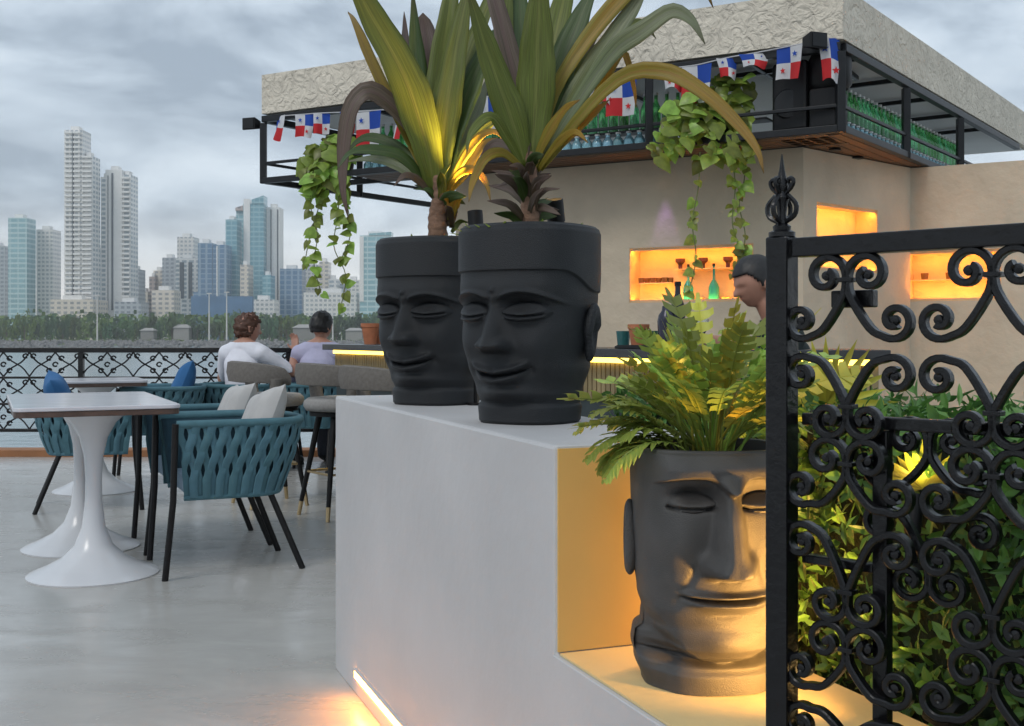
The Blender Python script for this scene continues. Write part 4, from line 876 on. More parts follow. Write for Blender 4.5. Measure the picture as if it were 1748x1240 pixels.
poly = [RC + FNn * 0.02 + SNn * 0.02, RC + SD * 5 + SNn * 0.02, LC + SD * 5, LC + FNn * 0.02]
mb = MB(); mb.prism([(p.x, p.y) for p in poly], ZF + 0.01, ZT); mb.build('fascia', M_stucco, cn, world=True)
pi_ = [RC - FNn * 0.03 - SNn * 0.03, RC + SD * 4.9 - SNn * 0.03, LC + SD * 4.9, LC - FNn * 0.03 - FD * 0.05]
mb = MB(); mb.prism([(p.x, p.y) for p in pi_], ZF - 0.002, ZF + 0.006); mb.build('soffit', M_ceil, cn, world=True)
def rail(a, b_, w=0.045, h=0.045, name='rail', m=None):
    mb = MB(); mb.bar(a, b_, w, h); return mb.build(name, m or M_steel, cn, bevel=0.004, world=True)
for z, w in ((ZF - 0.03, 0.05), (ZS + 0.160, 0.022), (ZS + 0.022, 0.045)):
    rail(FP_(0, 0, z), FP_(FLn, 0, z), w, w); rail(SP_(0.03, 0, z), SP_(4.5, 0, z), w, w)
    rail(FP_(FLn, 0, z) + SD * 0.03, FP_(FLn, 0, z) + SD * 2.2, w, w)
rail(FP_(0.05, 0.42, ZS + 0.02), FP_(FLn, 0.42, ZS + 0.02), 0.04, 0.04)
for p in [FP_(0, 0, 0), FP_(FLn, 0, 0), FP_(front_s(1108), 0, 0), FP_(front_s(780), 0, 0), SP_(1.25, 0, 0), SP_(2.6, 0, 0), LC + SD * 1.1]:
    rail(V(p.x, p.y, ZS), V(p.x, p.y, ZF - 0.06), 0.05, 0.05, 'post')
for k in range(7):
    s_ = front_s(1400 - k * 130); rail(FP_(s_, 0.03, ZF - 0.03), FP_(s_, 0.9, ZF - 0.03), 0.03, 0.03, 'cross_bar'); 
for k in range(5): rail(SP_(0.35 + k * 0.75, 0.03, ZF - 0.03), SP_(0.35 + k * 0.75, 0.9, ZF - 0.03), 0.03, 0.03, 'cross_bar')
# shelf planks: bottom shelf and mid shelf along the front, and along the right side
s_end = front_s(600)
for i in range(5):
    rail(FP_(0.1, 0.07 + i * 0.078, ZS + 0.010), FP_(s_end, 0.07 + i * 0.078, ZS + 0.010), 0.070, 0.016, 'shelf_plank', M_wood)
    rail(SP_(0.08, 0.07 + i * 0.078, ZS + 0.010), SP_(4.2, 0.07 + i * 0.078, ZS + 0.010), 0.070, 0.016, 'shelf_plank', M_wood)
rail(FP_(0.5, 0.22, ZS + 0.160), FP_(s_end, 0.22, ZS + 0.160), 0.14, 0.014, 'mid_shelf', M_steel)
rail(SP_(0.3, 0.22, ZS + 0.160), SP_(4.2, 0.22, ZS + 0.160), 0.14, 0.014, 'mid_shelf', M_steel)
for k, (px, py) in enumerate(((1488, 262), (1532, 266))):
    p = P(px, py, 7.35 + 0.25 * k); p = SP_(0.55 + 0.42 * k, 0.24, ZS - 0.003)
    mb = MB(); mb.lathe([(0.038, 0.0), (0.042, -0.012), (0.036, -0.012)], 16, p); dl = mb.build('downlight', M_steel, cn, 40, world=True)
    mb = MB(); mb.lathe([(0.0005, -0.010), (0.034, -0.010)], 16, p, cap=False); mb.build('downlight_lens', M_lens, cn, world=True)

# walls
def wallseg(name, label, a, b_, z1, niches):
    """plastered wall from a to b, camera side to the right of a->b reversed; niches (s0, s1, z0, z1)"""
    d = (b_ - a); Lw = d.length; d.normalize(); nrm = V(d.y, -d.x, 0); t = thing(name, label, 'wall', a)
    def q(s_, n_, z): p = d * s_ + nrm * n_; return V(p.x, p.y, z)
    def bx(s0, s1, n0, n1, z0, z1_): return hexa([q(s0, n1, z0), q(s1, n1, z0), q(s1, n0, z0), q(s0, n0, z0), q(s0, n1, z1_), q(s1, n1, z1_), q(s1, n0, z1_), q(s0, n0, z1_)])
    mb = MB(); cur = 0
    for (s0, s1, z0, z1_) in sorted(niches):
        for (p0, p1, w0, w1) in ((cur, s0, 0, z1), (s0, s1, 0, z0), (s0, s1, z1_, z1)):
            m2 = bx(p0, p1, -0.30, 0, w0, w1); mb.add(m2.v, m2.f)
        cur = s1
    m2 = bx(cur, Lw, -0.30, 0, 0, z1); mb.add(m2.v, m2.f); mb.build('wall', M_wall, t)
    for (s0, s1, z0, z1_) in niches:
        bk = bx(s0 + 0.001, s1 - 0.001, -0.29, -0.17, z0 + 0.001, z1_ - 0.001).build('niche_back', M_niche, t)
        mb = MB()
        for m2 in (bx(s0 + 0.001, s1 - 0.001, -0.168, -0.004, z0 + 0.0005, z0 + 0.006), bx(s0 + 0.001, s1 - 0.001, -0.168, -0.004, z1_ - 0.006, z1_ - 0.0005), bx(s0 + 0.0005, s0 + 0.006, -0.168, -0.004, z0 + 0.007, z1_ - 0.007), bx(s1 - 0.006, s1 - 0.0005, -0.168, -0.004, z0 + 0.007, z1_ - 0.007)): mb.add(m2.v, m2.f)
        ln = mb.build('niche_lining', M_niche, t)
        bx(s0 + 0.015, s1 - 0.015, -0.034, -0.026, z0 + 0.0065, z0 + 0.014).build('led_strip', M_ledn, bk)
        bx(s0 + 0.0065, s1 - 0.0065, -0.022, -0.012, z0 + 0.0065, z0 + 0.020).build('led_lip', M_niche, bk)
        bx(s0 + 0.015, s1 - 0.015, -0.034, -0.026, z1_ - 0.014, z1_ - 0.0065).build('led_strip', M_ledn, bk)
        bx(s0 + 0.0065, s1 - 0.0065, -0.022, -0.012, z1_ - 0.020, z1_ - 0.0065).build('led_lip', M_niche, bk)
    return t, q
W0 = V(1.425, 7.59, 0); WD = FD
def wall_s(px, a, d):
    k = (px - HX) / F; return (k * a.y - a.x) / (d.x - k * d.y)
WL = W0 + WD * wall_s(778, W0, WD); WC = V(1.869, 7.33, 0); WR = V(2.867, 8.22, 0); WE = WR + V(0.866, -0.5, 0) * 1.9
dA = (WC - WL).normalized(); dB = (WR - WC).normalized(); dC = (WE - WR).normalized()
sA0, sA1 = wall_s(1074, WL, dA), wall_s(1286, WL, dA); pA = WL + dA * (sA0 + sA1) * 0.5
def zat(py, D): return EYE - (py - HY) / F * D
nA = (sA0, sA1, zat(516, pA.y), zat(420, pA.y))
wA, qA = wallseg('bar_wall', 'beige plaster bar wall with a long glowing orange bottle niche', WL, WC, ZS - 0.002, [nA])
s0, s1 = wall_s(1394, WC, dB), wall_s(1498, WC, dB); pB = WC + dB * (s0 + s1) * 0.5
nB = (s0, s1, zat(464, pB.y), zat(352, pB.y))
wB, qB = wallseg('bar_wall', 'beige plaster wall with a square glowing orange niche behind the gate finial', WC + dB * 0.002, WR, ZS - 0.004, [nB])
s0, s1 = wall_s(1534, WR - dC * 0.5, dC) - 0.5, wall_s(1720, WR, dC); pC = WR + dC * (s0 + s1) * 0.5
s0 = max(s0, 0.02); nC = (s0, s1, zat(514, pC.y), zat(427, pC.y))
wC, qC = wallseg('bar_wall', 'beige plaster wall at right with glowing niche seen above the gate scrolls', WR - dC * 0.04, WE, ZS - 0.006, [nC])

vw = WL + dA * wall_s(1136, WL, dA); vn = V(dA.y, -dA.x, 0); vp = vw + vn * 0.10; vp.z = ZS - 0.12
spot_fixture('violet_spotlight', 'tiny violet spotlight under the canopy shelf washing the bar wall', vp, V(vw.x, vw.y, 1.45), 5.0, (0.55, 0.30, 1.0), R(30), 0.012, foot=-0.118)

# bottles
def bottle_mesh(name, h, r_, neck, glass, cap, sh=0.55):
    mb = MB(); mb.lathe([(r_ * 0.9, 0), (r_, 0.01 * h), (r_, sh * h), (r_ * 0.75, (sh + 0.1) * h), (neck, (sh + 0.22) * h), (neck, 0.95 * h)], 12, mi=0)
    mb.lathe([(neck * 1.25, 0.93 * h), (neck * 1.25, h)], 10, mi=1); return mb.mesh(name, [glass, cap], 40)
bg = bottle_mesh('green_bottle', 0.245, 0.033, 0.012, M_bgreen, M_cap); bb_ = bottle_mesh('pale_blue_bottle', 0.138, 0.037, 0.015, M_bblue, M_cap, 0.6)
def put(name, me, loc, label, group): o = obj(name, me); o.location = loc; o.rotation_euler = (0, 0, rnd.uniform(0, 6)); return tag(o, label, 'bottle', group)
s_ = front_s(1135)
while s_ < s_end - 0.05:
    put('green_bottle', bg, FP_(s_, 0.22, ZS + 0.167), 'green glass bottle on the upper shelf along the canopy front', 'green bottles on the canopy front shelf')
    put('pale_blue_bottle', bb_, FP_(s_ + 0.01, 0.15, ZS + 0.018), 'pale blue glass bottle on the lower shelf along the canopy front', 'blue bottles on the canopy front shelf'); s_ += 0.078
s_ = 0.35
while s_ < 3.4:
    put('green_bottle', bg, SP_(s_, 0.22, ZS + 0.167), 'green glass bottle on the upper shelf along the canopy right side', 'green bottles on the canopy side shelf')
    put('pale_blue_bottle', bb_, SP_(s_ + 0.02, 0.15, ZS + 0.018), 'pale blue glass bottle on the lower shelf along the canopy right side', 'blue bottles on the canopy side shelf'); s_ += 0.085
# niche bottles and small jars on pegs
def nq(q, a, s_, n_, z): p = q(s_, n_, z); return p + a
def px_s(px, a, d): return wall_s(px, a, d)
tb = bottle_mesh('teal_carafe', 0.255, 0.036, 0.008, M_bteal, M_blackm, 0.36)
for px, lab in ((1167, 'teal glass carafe in the orange niche, left one of two'), (1211, 'teal glass carafe in the orange niche, right one of two')):
    o = obj('teal_carafe', tb); o.location = nq(qA, WL, px_s(px, WL, dA), -0.085, nA[2] + 0.0065); tag(o, lab, 'carafe', 'teal carafes in the niche')
shot = MB(); shot.lathe([(0.018, 0), (0.022, 0.035), (0.020, 0.035), (0.017, 0.006)], 10); shot_me = shot.mesh('shot_glass', mat('amber_glass', (0.30, 0.12, 0.03), 0.15, trans=0.2), 40)
fun = MB(); fun.lathe([(0.014, 0), (0.014, 0.03), (0.034, 0.05), (0.034, 0.072), (0.028, 0.072)], 12); fun_me = fun.mesh('dark_cup', mat('maroon_cup', (0.06, 0.012, 0.012), 0.4), 40)
shelfM = mat('niche_shelf_glass', (0.75, 0.5, 0.25), 0.2, var=0.05)
for (zz, x0, x1) in ((nA[2] + 0.135, 1082, 1138), (nA[2] + 0.135, 1240, 1284), (nA[2] + 0.225, 1142, 1240)):
    a, b_ = px_s(x0, WL, dA), px_s(x1, WL, dA); mb = MB(); c = [qA(a, -0.165, zz), qA(b_, -0.165, zz), qA(b_, -0.07, zz), qA(a, -0.07, zz)]
    mb.add(c + [p + V(0, 0, 0.006) for p in c], [(3, 2, 1, 0), (4, 5, 6, 7), (0, 1, 5, 4), (1, 2, 6, 5), (2, 3, 7, 6), (3, 0, 4, 7)]); mb.build('niche_shelf', shelfM, wA)
for row, zz in ((0, nA[2] + 0.141), ):
    for px in (1085, 1105, 1125, 1248, 1266, 1281):
        for k in range(2):
            o = obj('shot_glass', shot_me); o.location = nq(qA, WL, px_s(px + k * 7, WL, dA), -0.10 - 0.03 * k, zz); tag(o, 'small amber glass on a shelf in the long orange niche', 'glass', 'amber glasses in the long niche')
for px in (1151, 1190, 1233):
    o = obj('dark_cup', fun_me); o.location = nq(qA, WL, px_s(px, WL, dA), -0.11, nA[2] + 0.2315); tag(o, {1151: 'dark maroon cup high in the orange niche, leftmost of three', 1190: 'dark maroon cup high in the orange niche, middle of three', 1233: 'dark maroon cup high in the orange niche, rightmost of three'}[px], 'cup', 'maroon cups in the niche')
for px, k in ((1188, 0), (1234, 1)):
    o = obj('amber_dish', shot_me); o.scale = (1.6, 1.2, 0.7); o.location = nq(qA, WL, px_s(px, WL, dA), -0.07, nA[2] + 0.0065); tag(o, ['brown dish on the niche floor between the teal carafes', 'brown dish on the niche floor right of the teal carafes'][k], 'dish')
for k in range(4):
    o = obj('shot_glass', shot_me); o.scale = (1.3,) * 3; o.location = nq(qC, WR - dC * 0.04, nC[0] + 0.10 + 0.17 * k, -0.10, (nC[2] + nC[3]) / 2 - 0.02); tag(o, 'small amber glass on the shelf in the right-hand niche', 'glass', 'amber glasses in the right-hand niche')
zz = (nC[2] + nC[3]) / 2 - 0.028; c = [qC(nC[0] + 0.01, -0.165, zz), qC(nC[1] - 0.01, -0.165, zz), qC(nC[1] - 0.01, -0.07, zz), qC(nC[0] + 0.01, -0.07, zz)]
mb = MB(); mb.add(c + [p + V(0, 0, 0.006) for p in c], [(3, 2, 1, 0), (4, 5, 6, 7), (0, 1, 5, 4), (1, 2, 6, 5), (2, 3, 7, 6), (3, 0, 4, 7)]); mb.build('niche_shelf', shelfM, wC)

# bunting of flags (white/star, blue, red, white/star quarters)
def star(cx, cz, rr, m, parent, y):
    mb = MB(); pts = []
    for k in range(10):
        a = PI / 2 + k * PI / 5; q = rr if k % 2 == 0 else rr * 0.42; pts.append((cx + q * math.cos(a), y, cz + q * math.sin(a)))
    mb.add([(cx, y, cz)] + pts, [(0, 1 + k, 1 + (k + 1) % 10) for k in range(10)]); mb.build('star', m, parent)
def flag(px, py, w, h, yaw, bend, label, flip=False):
    s_ = front_s(px); p = FP_(s_, -0.045, 0); z = EYE - (py - HY) / F * p.y
    w *= 1.0; h *= 1.0; t = thing('bunting_flag', label, 'flag', V(p.x, p.y, z), math.atan2(-FD.y, -FD.x) + yaw, 'flags of the bunting along the canopy')
    n = 8; mb = MB(); vs = []; fs = []; ms = []
    def pos(u, v): return V((u - 0.5) * w * (1 - bend * 0.35 * v) + bend * 0.05 * math.sin(v * 3) * w, -0.018 * math.sin(u * 7 + bend * 4) * (0.3 + v) - bend * 0.05 * v, -v * h + 0.02 * bend * math.sin(u * 5) * v)
    for j in range(n + 1):
        for i in range(n + 1): vs.append(pos(i / n, j / n))
    for j in range(n):
        for i in range(n):
            fs.append((j * (n + 1) + i, j * (n + 1) + i + 1, (j + 1) * (n + 1) + i + 1, (j + 1) * (n + 1) + i)); le = (i < n / 2) != flip; upp = j < n / 2
            ms.append(0 if (le and upp) or (not le and not upp) else (1 if upp else 2))
    mb.add(vs, fs); mb.mi = ms; mb.build('cloth', [M_fwhite, M_fblue, M_fred], t, 180)
    for (u, v, m) in ((0.25, 0.25, M_fblue), (0.75, 0.75, M_fred)):
        if flip: u = 1 - u
        q = pos(u, v); star(q.x, q.z, h * 0.10, m, t, q.y - 0.012)
    return t
flags = [(486, 199, .17, .19, -0.5, 0.9, 'blue white and red flag, first of bunting at the left canopy corner', True), (527, 196, .16, .18, 0.3, 0.6, 'crumpled quartered flag, second from the left canopy corner', False), (556, 194, .13, .16, 0.5, 0.2, 'narrow quartered flag just left of the drooping strap leaf', False),
 (636, 191, .23, .26, 0.0, 0.1, 'flat quartered flag with stars hanging beside the drooping strap leaf', False), (600, 192, .12, .15, 0.8, 0.9, 'folded flag half hidden by the drooping bronze leaf', True), (690, 186, .17, .22, -0.7, 0.7, 'half-turned red and white flag behind the farther plant', True), (838, 166, .17, .26, 0.1, 0.3, 'white and blue quartered flag seen between the two strap plants', False),
 (1008, 148, .16, .18, 0.7, 0.8, 'twisted red and white flag right of the nearer strap plant', True), (1036, 141, .13, .15, 0.7, 0.9, 'small twisted flag between two flags left of the canopy post', False), (1066, 136, .22, .24, 0.0, 0.2, 'quartered flag with red lower corner left of the canopy post', False), (1152, 118, .15, .14, 0.6, 0.9, 'folded red flag just right of the canopy post', True), (1194, 112, .21, .24, -0.1, 0.3, 'quartered flag hanging above the right pothos plant', False),
 (1244, 100, .13, .13, 0.6, 0.8, 'small crumpled flag over the right end of pothos plant', False), (1290, 92, .18, .09, 0.4, 0.8, 'small folded red flag high above the black loudspeaker', True), (1352, 80, .17, .20, -0.2, 0.4, 'quartered flag hanging in front of the black loudspeaker', True), (1418, 66, .13, .26, 0.5, 0.9, 'long white and red flag at the near canopy corner', False)]
for f_ in flags: flag(*f_)
pts = []
for i, f_ in enumerate(flags):
    p = FP_(front_s(f_[0]), -0.040, 0); pts.append(V(p.x, p.y, EYE - (f_[1] - HY) / F * p.y + 0.004))
mb = MB(); mb.tube(bez(pts, 60), 0.004, 5); tag(mb.build('bunting_string', M_fwhite), 'thin cord carrying the flags along the canopy front', 'cord')

# loudspeaker under the canopy, floodlight on the left corner, camera box on the near one
sp = FP_(front_s(1368), 0.10, 0); t = thing('loudspeaker', 'large black loudspeaker mounted under the near canopy corner', 'loudspeaker', V(sp.x, sp.y, ZS + 0.045), math.atan2(-FD.y, -FD.x))
mb = MB(); mb.prism([(-0.21, -0.02), (0.02, -0.06), (0.02, 0.26), (-0.21, 0.22)], 0.0, 0.43); mb.build('cabinet', M_blackm, t, bevel=0.02)
mb = MB(); mb.prism([(0.035, -0.06), (0.205, -0.08), (0.205, 0.20), (0.035, 0.26)], 0.0, 0.24); mb.build('amplifier_box', M_blackm, t, bevel=0.012)
mb = MB(); mb.lathe([(0.11, 0.0), (0.13, 0.03), (0.13, 0.18), (0.09, 0.27), (0.05, 0.29)], 20, V(0.13, 0.06, 0.245)); mb.build('horn', M_blackm, t, 40)
mb = MB(); mb.lathe([(0.085, 0), (0.095, -0.012), (0.07, -0.02), (0.02, -0.005)], 20, V(-0.10, -0.045, 0.17), M=Matrix.Rotation(R(90), 3, 'X')); mb.build('driver', M_steel, t, 40)
mb = MB(); mb.bar((-0.1, 0.1, 0.43), (-0.1, 0.1, 0.50), 0.03, 0.03); mb.build('bracket', M_steel, t)
def corner_box(px, py, D, label, rz):
    p = P(px, py, D); t = thing('canopy_corner_box', label, 'floodlight', p, rz, 'floodlights on the canopy corners')
    mb = MB(); mb.add([(-0.06, -0.05, -0.05), (0.06, -0.05, -0.05), (0.06, 0.04, -0.03), (-0.06, 0.04, -0.03), (-0.06, -0.05, 0.05), (0.06, -0.05, 0.05), (0.06, 0.04, 0.03), (-0.06, 0.04, 0.03)], [(3, 2, 1, 0), (4, 5, 6, 7), (0, 1, 5, 4), (1, 2, 6, 5), (2, 3, 7, 6), (3, 0, 4, 7)]); mb.build('body', M_blackm, t, bevel=0.008)
    mb = MB(); mb.box((-0.048, -0.056, -0.038), (0.048, -0.051, 0.038)); mb.build('glass', M_steel, t)
    mb = MB(); mb.tube([(0.0, 0.03, 0.0), (0.03, 0.06, 0.0), (0.09, 0.07, 0.0)], 0.012, 6); mb.build('bracket', M_blackm, t)
corner_box(430, 213, 9.12, 'small black floodlight sticking out at the left canopy corner', R(-20)); corner_box(1390, 72, 6.78, 'small black camera box on fascia at the near canopy corner', R(20))

# pothos plants hanging from the shelf
def heart_mesh():
    mb = MB(); o = [(0, 0), (0.30, -0.16), (0.52, 0.06), (0.48, 0.38), (0.25, 0.75), (0, 1.08), (-0.25, 0.75), (-0.48, 0.38), (-0.52, 0.06), (-0.30, -0.16)]
    vs = [V(x, y, -0.22 * abs(x) + 0.05 * math.sin(y * 3) - 0.18 * y * y) for x, y in o] + [V(0, 0.4, 0.05 - 0.02)]
    mb.add(vs, [(10, i, (i + 1) % 10) for i in range(10)]); return mb.mesh('leaf', M_pothos, 180)
heart = heart_mesh()
def pothos(label, potp, clumps, vines, ls, seed, nleaf):
    r = random.Random(seed); t = thing('pothos_plant', label, 'plant', potp)
    mb = MB(); mb.lathe([(0.075, 0), (0.10, 0.16), (0.105, 0.165), (0.095, 0.165)], 16); mb.build('pot', M_darkbrown, t, 40)
    def leaf(p, sc):
        o = obj('leaf', heart, t); o.location = p - potp; s_ = sc * r.uniform(0.5, 1.15)
        d = (V(0, -1, 0) * r.uniform(-0.1, 0.7) + V(r.uniform(-0.9, 0.9), 0, r.uniform(-1.1, 0.15))).normalized(); nrm = (V(0, -1, 0.5) + rv() * 0.6).normalized()
        x = d.cross(nrm).normalized(); nn = x.cross(d); o.matrix_local = Matrix.Translation(p - potp) @ Matrix((x, d, nn)).transposed().to_4x4() @ Matrix.Scale(s_, 4)
    for (px, py, rx, ry, n, D) in clumps:
        for i in range(n):
            a = r.uniform(0, 6.3); q = math.sqrt(r.random()); leaf(P(px + rx * q * math.cos(a), py + ry * q * math.sin(a), D + r.uniform(-0.12, 0.10)), ls)
    for (path, D) in vines:
        pts = bez([P(x, y, D) for x, y in path], 24); mb = MB(); mb.tube(pts, 0.004, 5); mb.build('vine', M_vine, t, world=True)
        k = 0
        for i in range(1, 25):
            if r.random() < 0.72: leaf(pts[i] + rv() * 0.015, ls * (0.62 if i > 8 else 0.8))
    return t
fl_ = front_s(562); pL = FP_(fl_, 0.16, ZS + 0.02); DL = FP_(fl_, -0.03, 0).y
pothos('trailing pothos hanging from left end of canopy shelf over the skyline', pL, [(560, 268, 40, 34, 52, DL + 0.1), (545, 300, 36, 24, 26, DL - 0.03), (578, 250, 28, 22, 20, DL)], [([(535, 300), (530, 350), (542, 400), (536, 450), (548, 500)], DL - 0.05), ([(575, 300), (578, 360), (570, 420), (590, 470), (582, 525)], DL - 0.04), ([(550, 310), (545, 350), (530, 400), (520, 450)], DL), ([(588, 300), (592, 340), (598, 400), (584, 440)], DL)], 0.135, 31, 90)
fr_ = front_s(1205); pR = FP_(fr_, 0.16, ZS + 0.02); DR = FP_(fr_, -0.03, 0).y
pothos('trailing pothos hanging from canopy shelf above the bar niche', pR, [(1215, 195, 62, 48, 80, DR + 0.05), (1245, 150, 40, 25, 26, DR + 0.1), (1170, 215, 50, 40, 34, DR), (1250, 250, 45, 26, 30, DR - 0.06), (1130, 250, 22, 24, 10, DR)], [([(1195, 260), (1192, 320), (1182, 380), (1188, 440), (1176, 500)], DR - 0.03), ([(1250, 265), (1255, 320), (1250, 380), (1262, 430), (1250, 470)], DR - 0.05), ([(1275, 260), (1270, 310), (1262, 350), (1272, 400), (1266, 440)], DR - 0.02)], 0.105, 33, 90)

# ------------------------------------------------------------------ bar counter
CA = V(-1.33, 8.0, 0); CB = V(0.70, 4.70, 0); CC = V(1.56, 4.70, 0)
ct = thing('bar_counter', 'dark topped bar counter with slatted front and yellow light strip', 'bar counter', V(0.2, 5.5, 0))
def seg_parts(a, b_, inward, first):
    d = (b_ - a).normalized(); Ls = (b_ - a).length
    def q(s_, n_, z): p = a + d * s_ + inward * n_; return V(p.x, p.y, z)
    def bx(s0, s1, n0, n1, z0, z1): return hexa([q(s0, n0, z0), q(s1, n0, z0), q(s1, n1, z0), q(s0, n1, z0), q(s0, n0, z1), q(s1, n0, z1), q(s1, n1, z1), q(s0, n1, z1)])
    bx(0, Ls, 0.0, 0.50, 1.0, 1.04).build('counter_top', M_counter, ct, bevel=0.004, world=True)
    bx(0.02, Ls - 0.02, 0.10, 0.46, 0.0, 0.999).build('counter_body', M_ctbase, ct, world=True)
    bx(0.03, Ls - 0.03, 0.070, 0.082, 0.975, 0.998).build('led_strip', M_ledc, ct, world=True)
    mb = MB(); s_ = 0.03
    while s_ < Ls - 0.05:
        m2 = bx(s_, s_ + 0.028, 0.084, 0.099, 0.80, 0.972); mb.add(m2.v, m2.f); s_ += 0.036
    o = mb.build('slat_cladding', M_slat, ct, world=True); o['kind'] = 'stuff'
    return q
inA = V((CB - CA).y, -(CB - CA).x, 0).normalized(); inA = inA if inA.x > 0 else -inA
q1 = seg_parts(CA, CB, inA, True); q2 = seg_parts(CB + V(0.02, 0, 0), CC, V(0, 1, 0), False)
def onct(px, off=0.2, a=CA, b_=CB, n=inA):
    o = a + n * off; d = (b_ - a).normalized(); s_ = wall_s(px, o, d); p = o + d * s_; return V(p.x, p.y, 1.041)
def pot(px, label, off=0.2, s_=1.0, m=None, plant=None):
    p = onct(px, off); t = thing('counter_pot', label, 'pot', p, 0); mb = MB(); mb.lathe([(0.030 * s_, 0), (0.044 * s_, 0.085 * s_), (0.048 * s_, 0.086 * s_), (0.048 * s_, 0.105 * s_), (0.041 * s_, 0.105 * s_), (0.038 * s_, 0.08 * s_)], 18); mb.build('pot', m or M_terra, t, 40)
    mb = MB()
    for i in range(24): a = rnd.uniform(0, 6.3); leaf6(mb, V(0.02 * math.cos(a), 0.02 * math.sin(a), 0.085 * s_), V(math.cos(a), math.sin(a), 0.9), V(0, 0, 1), 0.035, 0.012)
    mb.build('sprigs', M_leafdark, t)
pot(1090, 'terracotta pot on the bar counter left of the lobed plant', 0.18, 1.05); pot(632, 'terracotta pot on counter beside the left head, left one of pair', 0.2, 1.35); pot(648, 'terracotta pot on counter beside the left head, right one of pair', 0.3, 1.35)
tum = MB(); tum.lathe([(0.026, 0), (0.034, 0.08), (0.031, 0.08), (0.024, 0.006)], 14); tum_me = tum.mesh('tumbler', mat('teal_tumbler', (0.05, 0.20, 0.20), 0.1, trans=0.4), 40)
for k, (px, lab) in enumerate(((1064, 'teal glass tumbler on counter left of the terracotta pot'), (1113, 'teal glass tumbler on counter just right of the terracotta pot'), (1126, 'teal glass tumbler on counter beside the dark shaker'))):
    o = obj('tumbler', tum_me); o.location = onct(px, 0.2 + 0.03 * k); tag(o, lab, 'tumbler', 'teal tumblers on the counter')
dk = bottle_mesh('dark_bottle', 0.30, 0.034, 0.012, mat('dark_glass', (0.012, 0.015, 0.02), 0.1), M_blackm, 0.6)
o = obj('dark_bottle', dk); o.location = onct(1157, 0.25); tag(o, 'tall black bottle on counter behind the lobed leaves', 'bottle')
mb = MB(); mb.lathe([(0.034, 0), (0.042, 0.12), (0.036, 0.15), (0.022, 0.17), (0.020, 0.19), (0.001, 0.195)], 16); o = mb.build('cocktail_shaker', mat('shaker', (0.03, 0.03, 0.05), 0.25, metal=0.3), None, 40); o.location = onct(1138, 0.2); tag(o, 'dark cocktail shaker on counter beside the tall black bottle', 'shaker')
mb = MB(); mb.box((-0.16, -0.06, 0), (0.16, 0.06, 0.012)); mb.box((-0.155, -0.055, 0.0125), (0.155, 0.055, 0.016)); o = mb.build('bar_mat', M_blackm, None, bevel=0.003); o.location = onct(1105, 0.08); o.rotation_euler = (0, 0, math.atan2((CB - CA).y, (CB - CA).x)); tag(o, 'black rubber bar mat lying along the counter edge', 'bar mat')
mb = MB(); mb.lathe([(0.018, 0), (0.006, 0.01), (0.006, 0.05), (0.03, 0.09), (0.034, 0.13), (0.032, 0.13), (0.027, 0.092), (0.004, 0.055)], 14); o = mb.build('cocktail_glass', M_glassm, None, 40); o.location = V(P(1197, 590, 4.95).x, 4.95, 1.041); tag(o, 'clear cocktail glass on counter in front of the bartender', 'glass')

# ------------------------------------------------------------------ woven armchairs
def upath(front, halfw, back, rc):
    """U seen from above, open to +X, from (front, halfw) round the back to (front, -halfw)"""
    pts = [V(front, halfw, 0), V((front + back + rc) / 2, halfw, 0)]
    for k in range(9):
        a = R(90) + R(90) * k / 8; pts.append(V(back + rc + rc * math.cos(a), halfw - rc + rc * math.sin(a), 0))
    for k in range(9):
        a = R(180) + R(90) * k / 8; pts.append(V(back + rc + rc * math.cos(a), -halfw + rc + rc * math.sin(a), 0))
    pts += [V((front + back + rc) / 2, -halfw, 0), V(front, -halfw, 0)]
    return pts
def resample(pts, n):
    L_ = [0]
    for a, b_ in zip(pts, pts[1:]): L_.append(L_[-1] + (b_ - a).length)
    out_ = []
    for k in range(n + 1):
        s_ = L_[-1] * k / n; i = 0
        while i < len(pts) - 2 and L_[i + 1] < s_: i += 1
        out_.append(pts[i].lerp(pts[i + 1], (s_ - L_[i]) / max(1e-9, L_[i + 1] - L_[i])))
    return out_
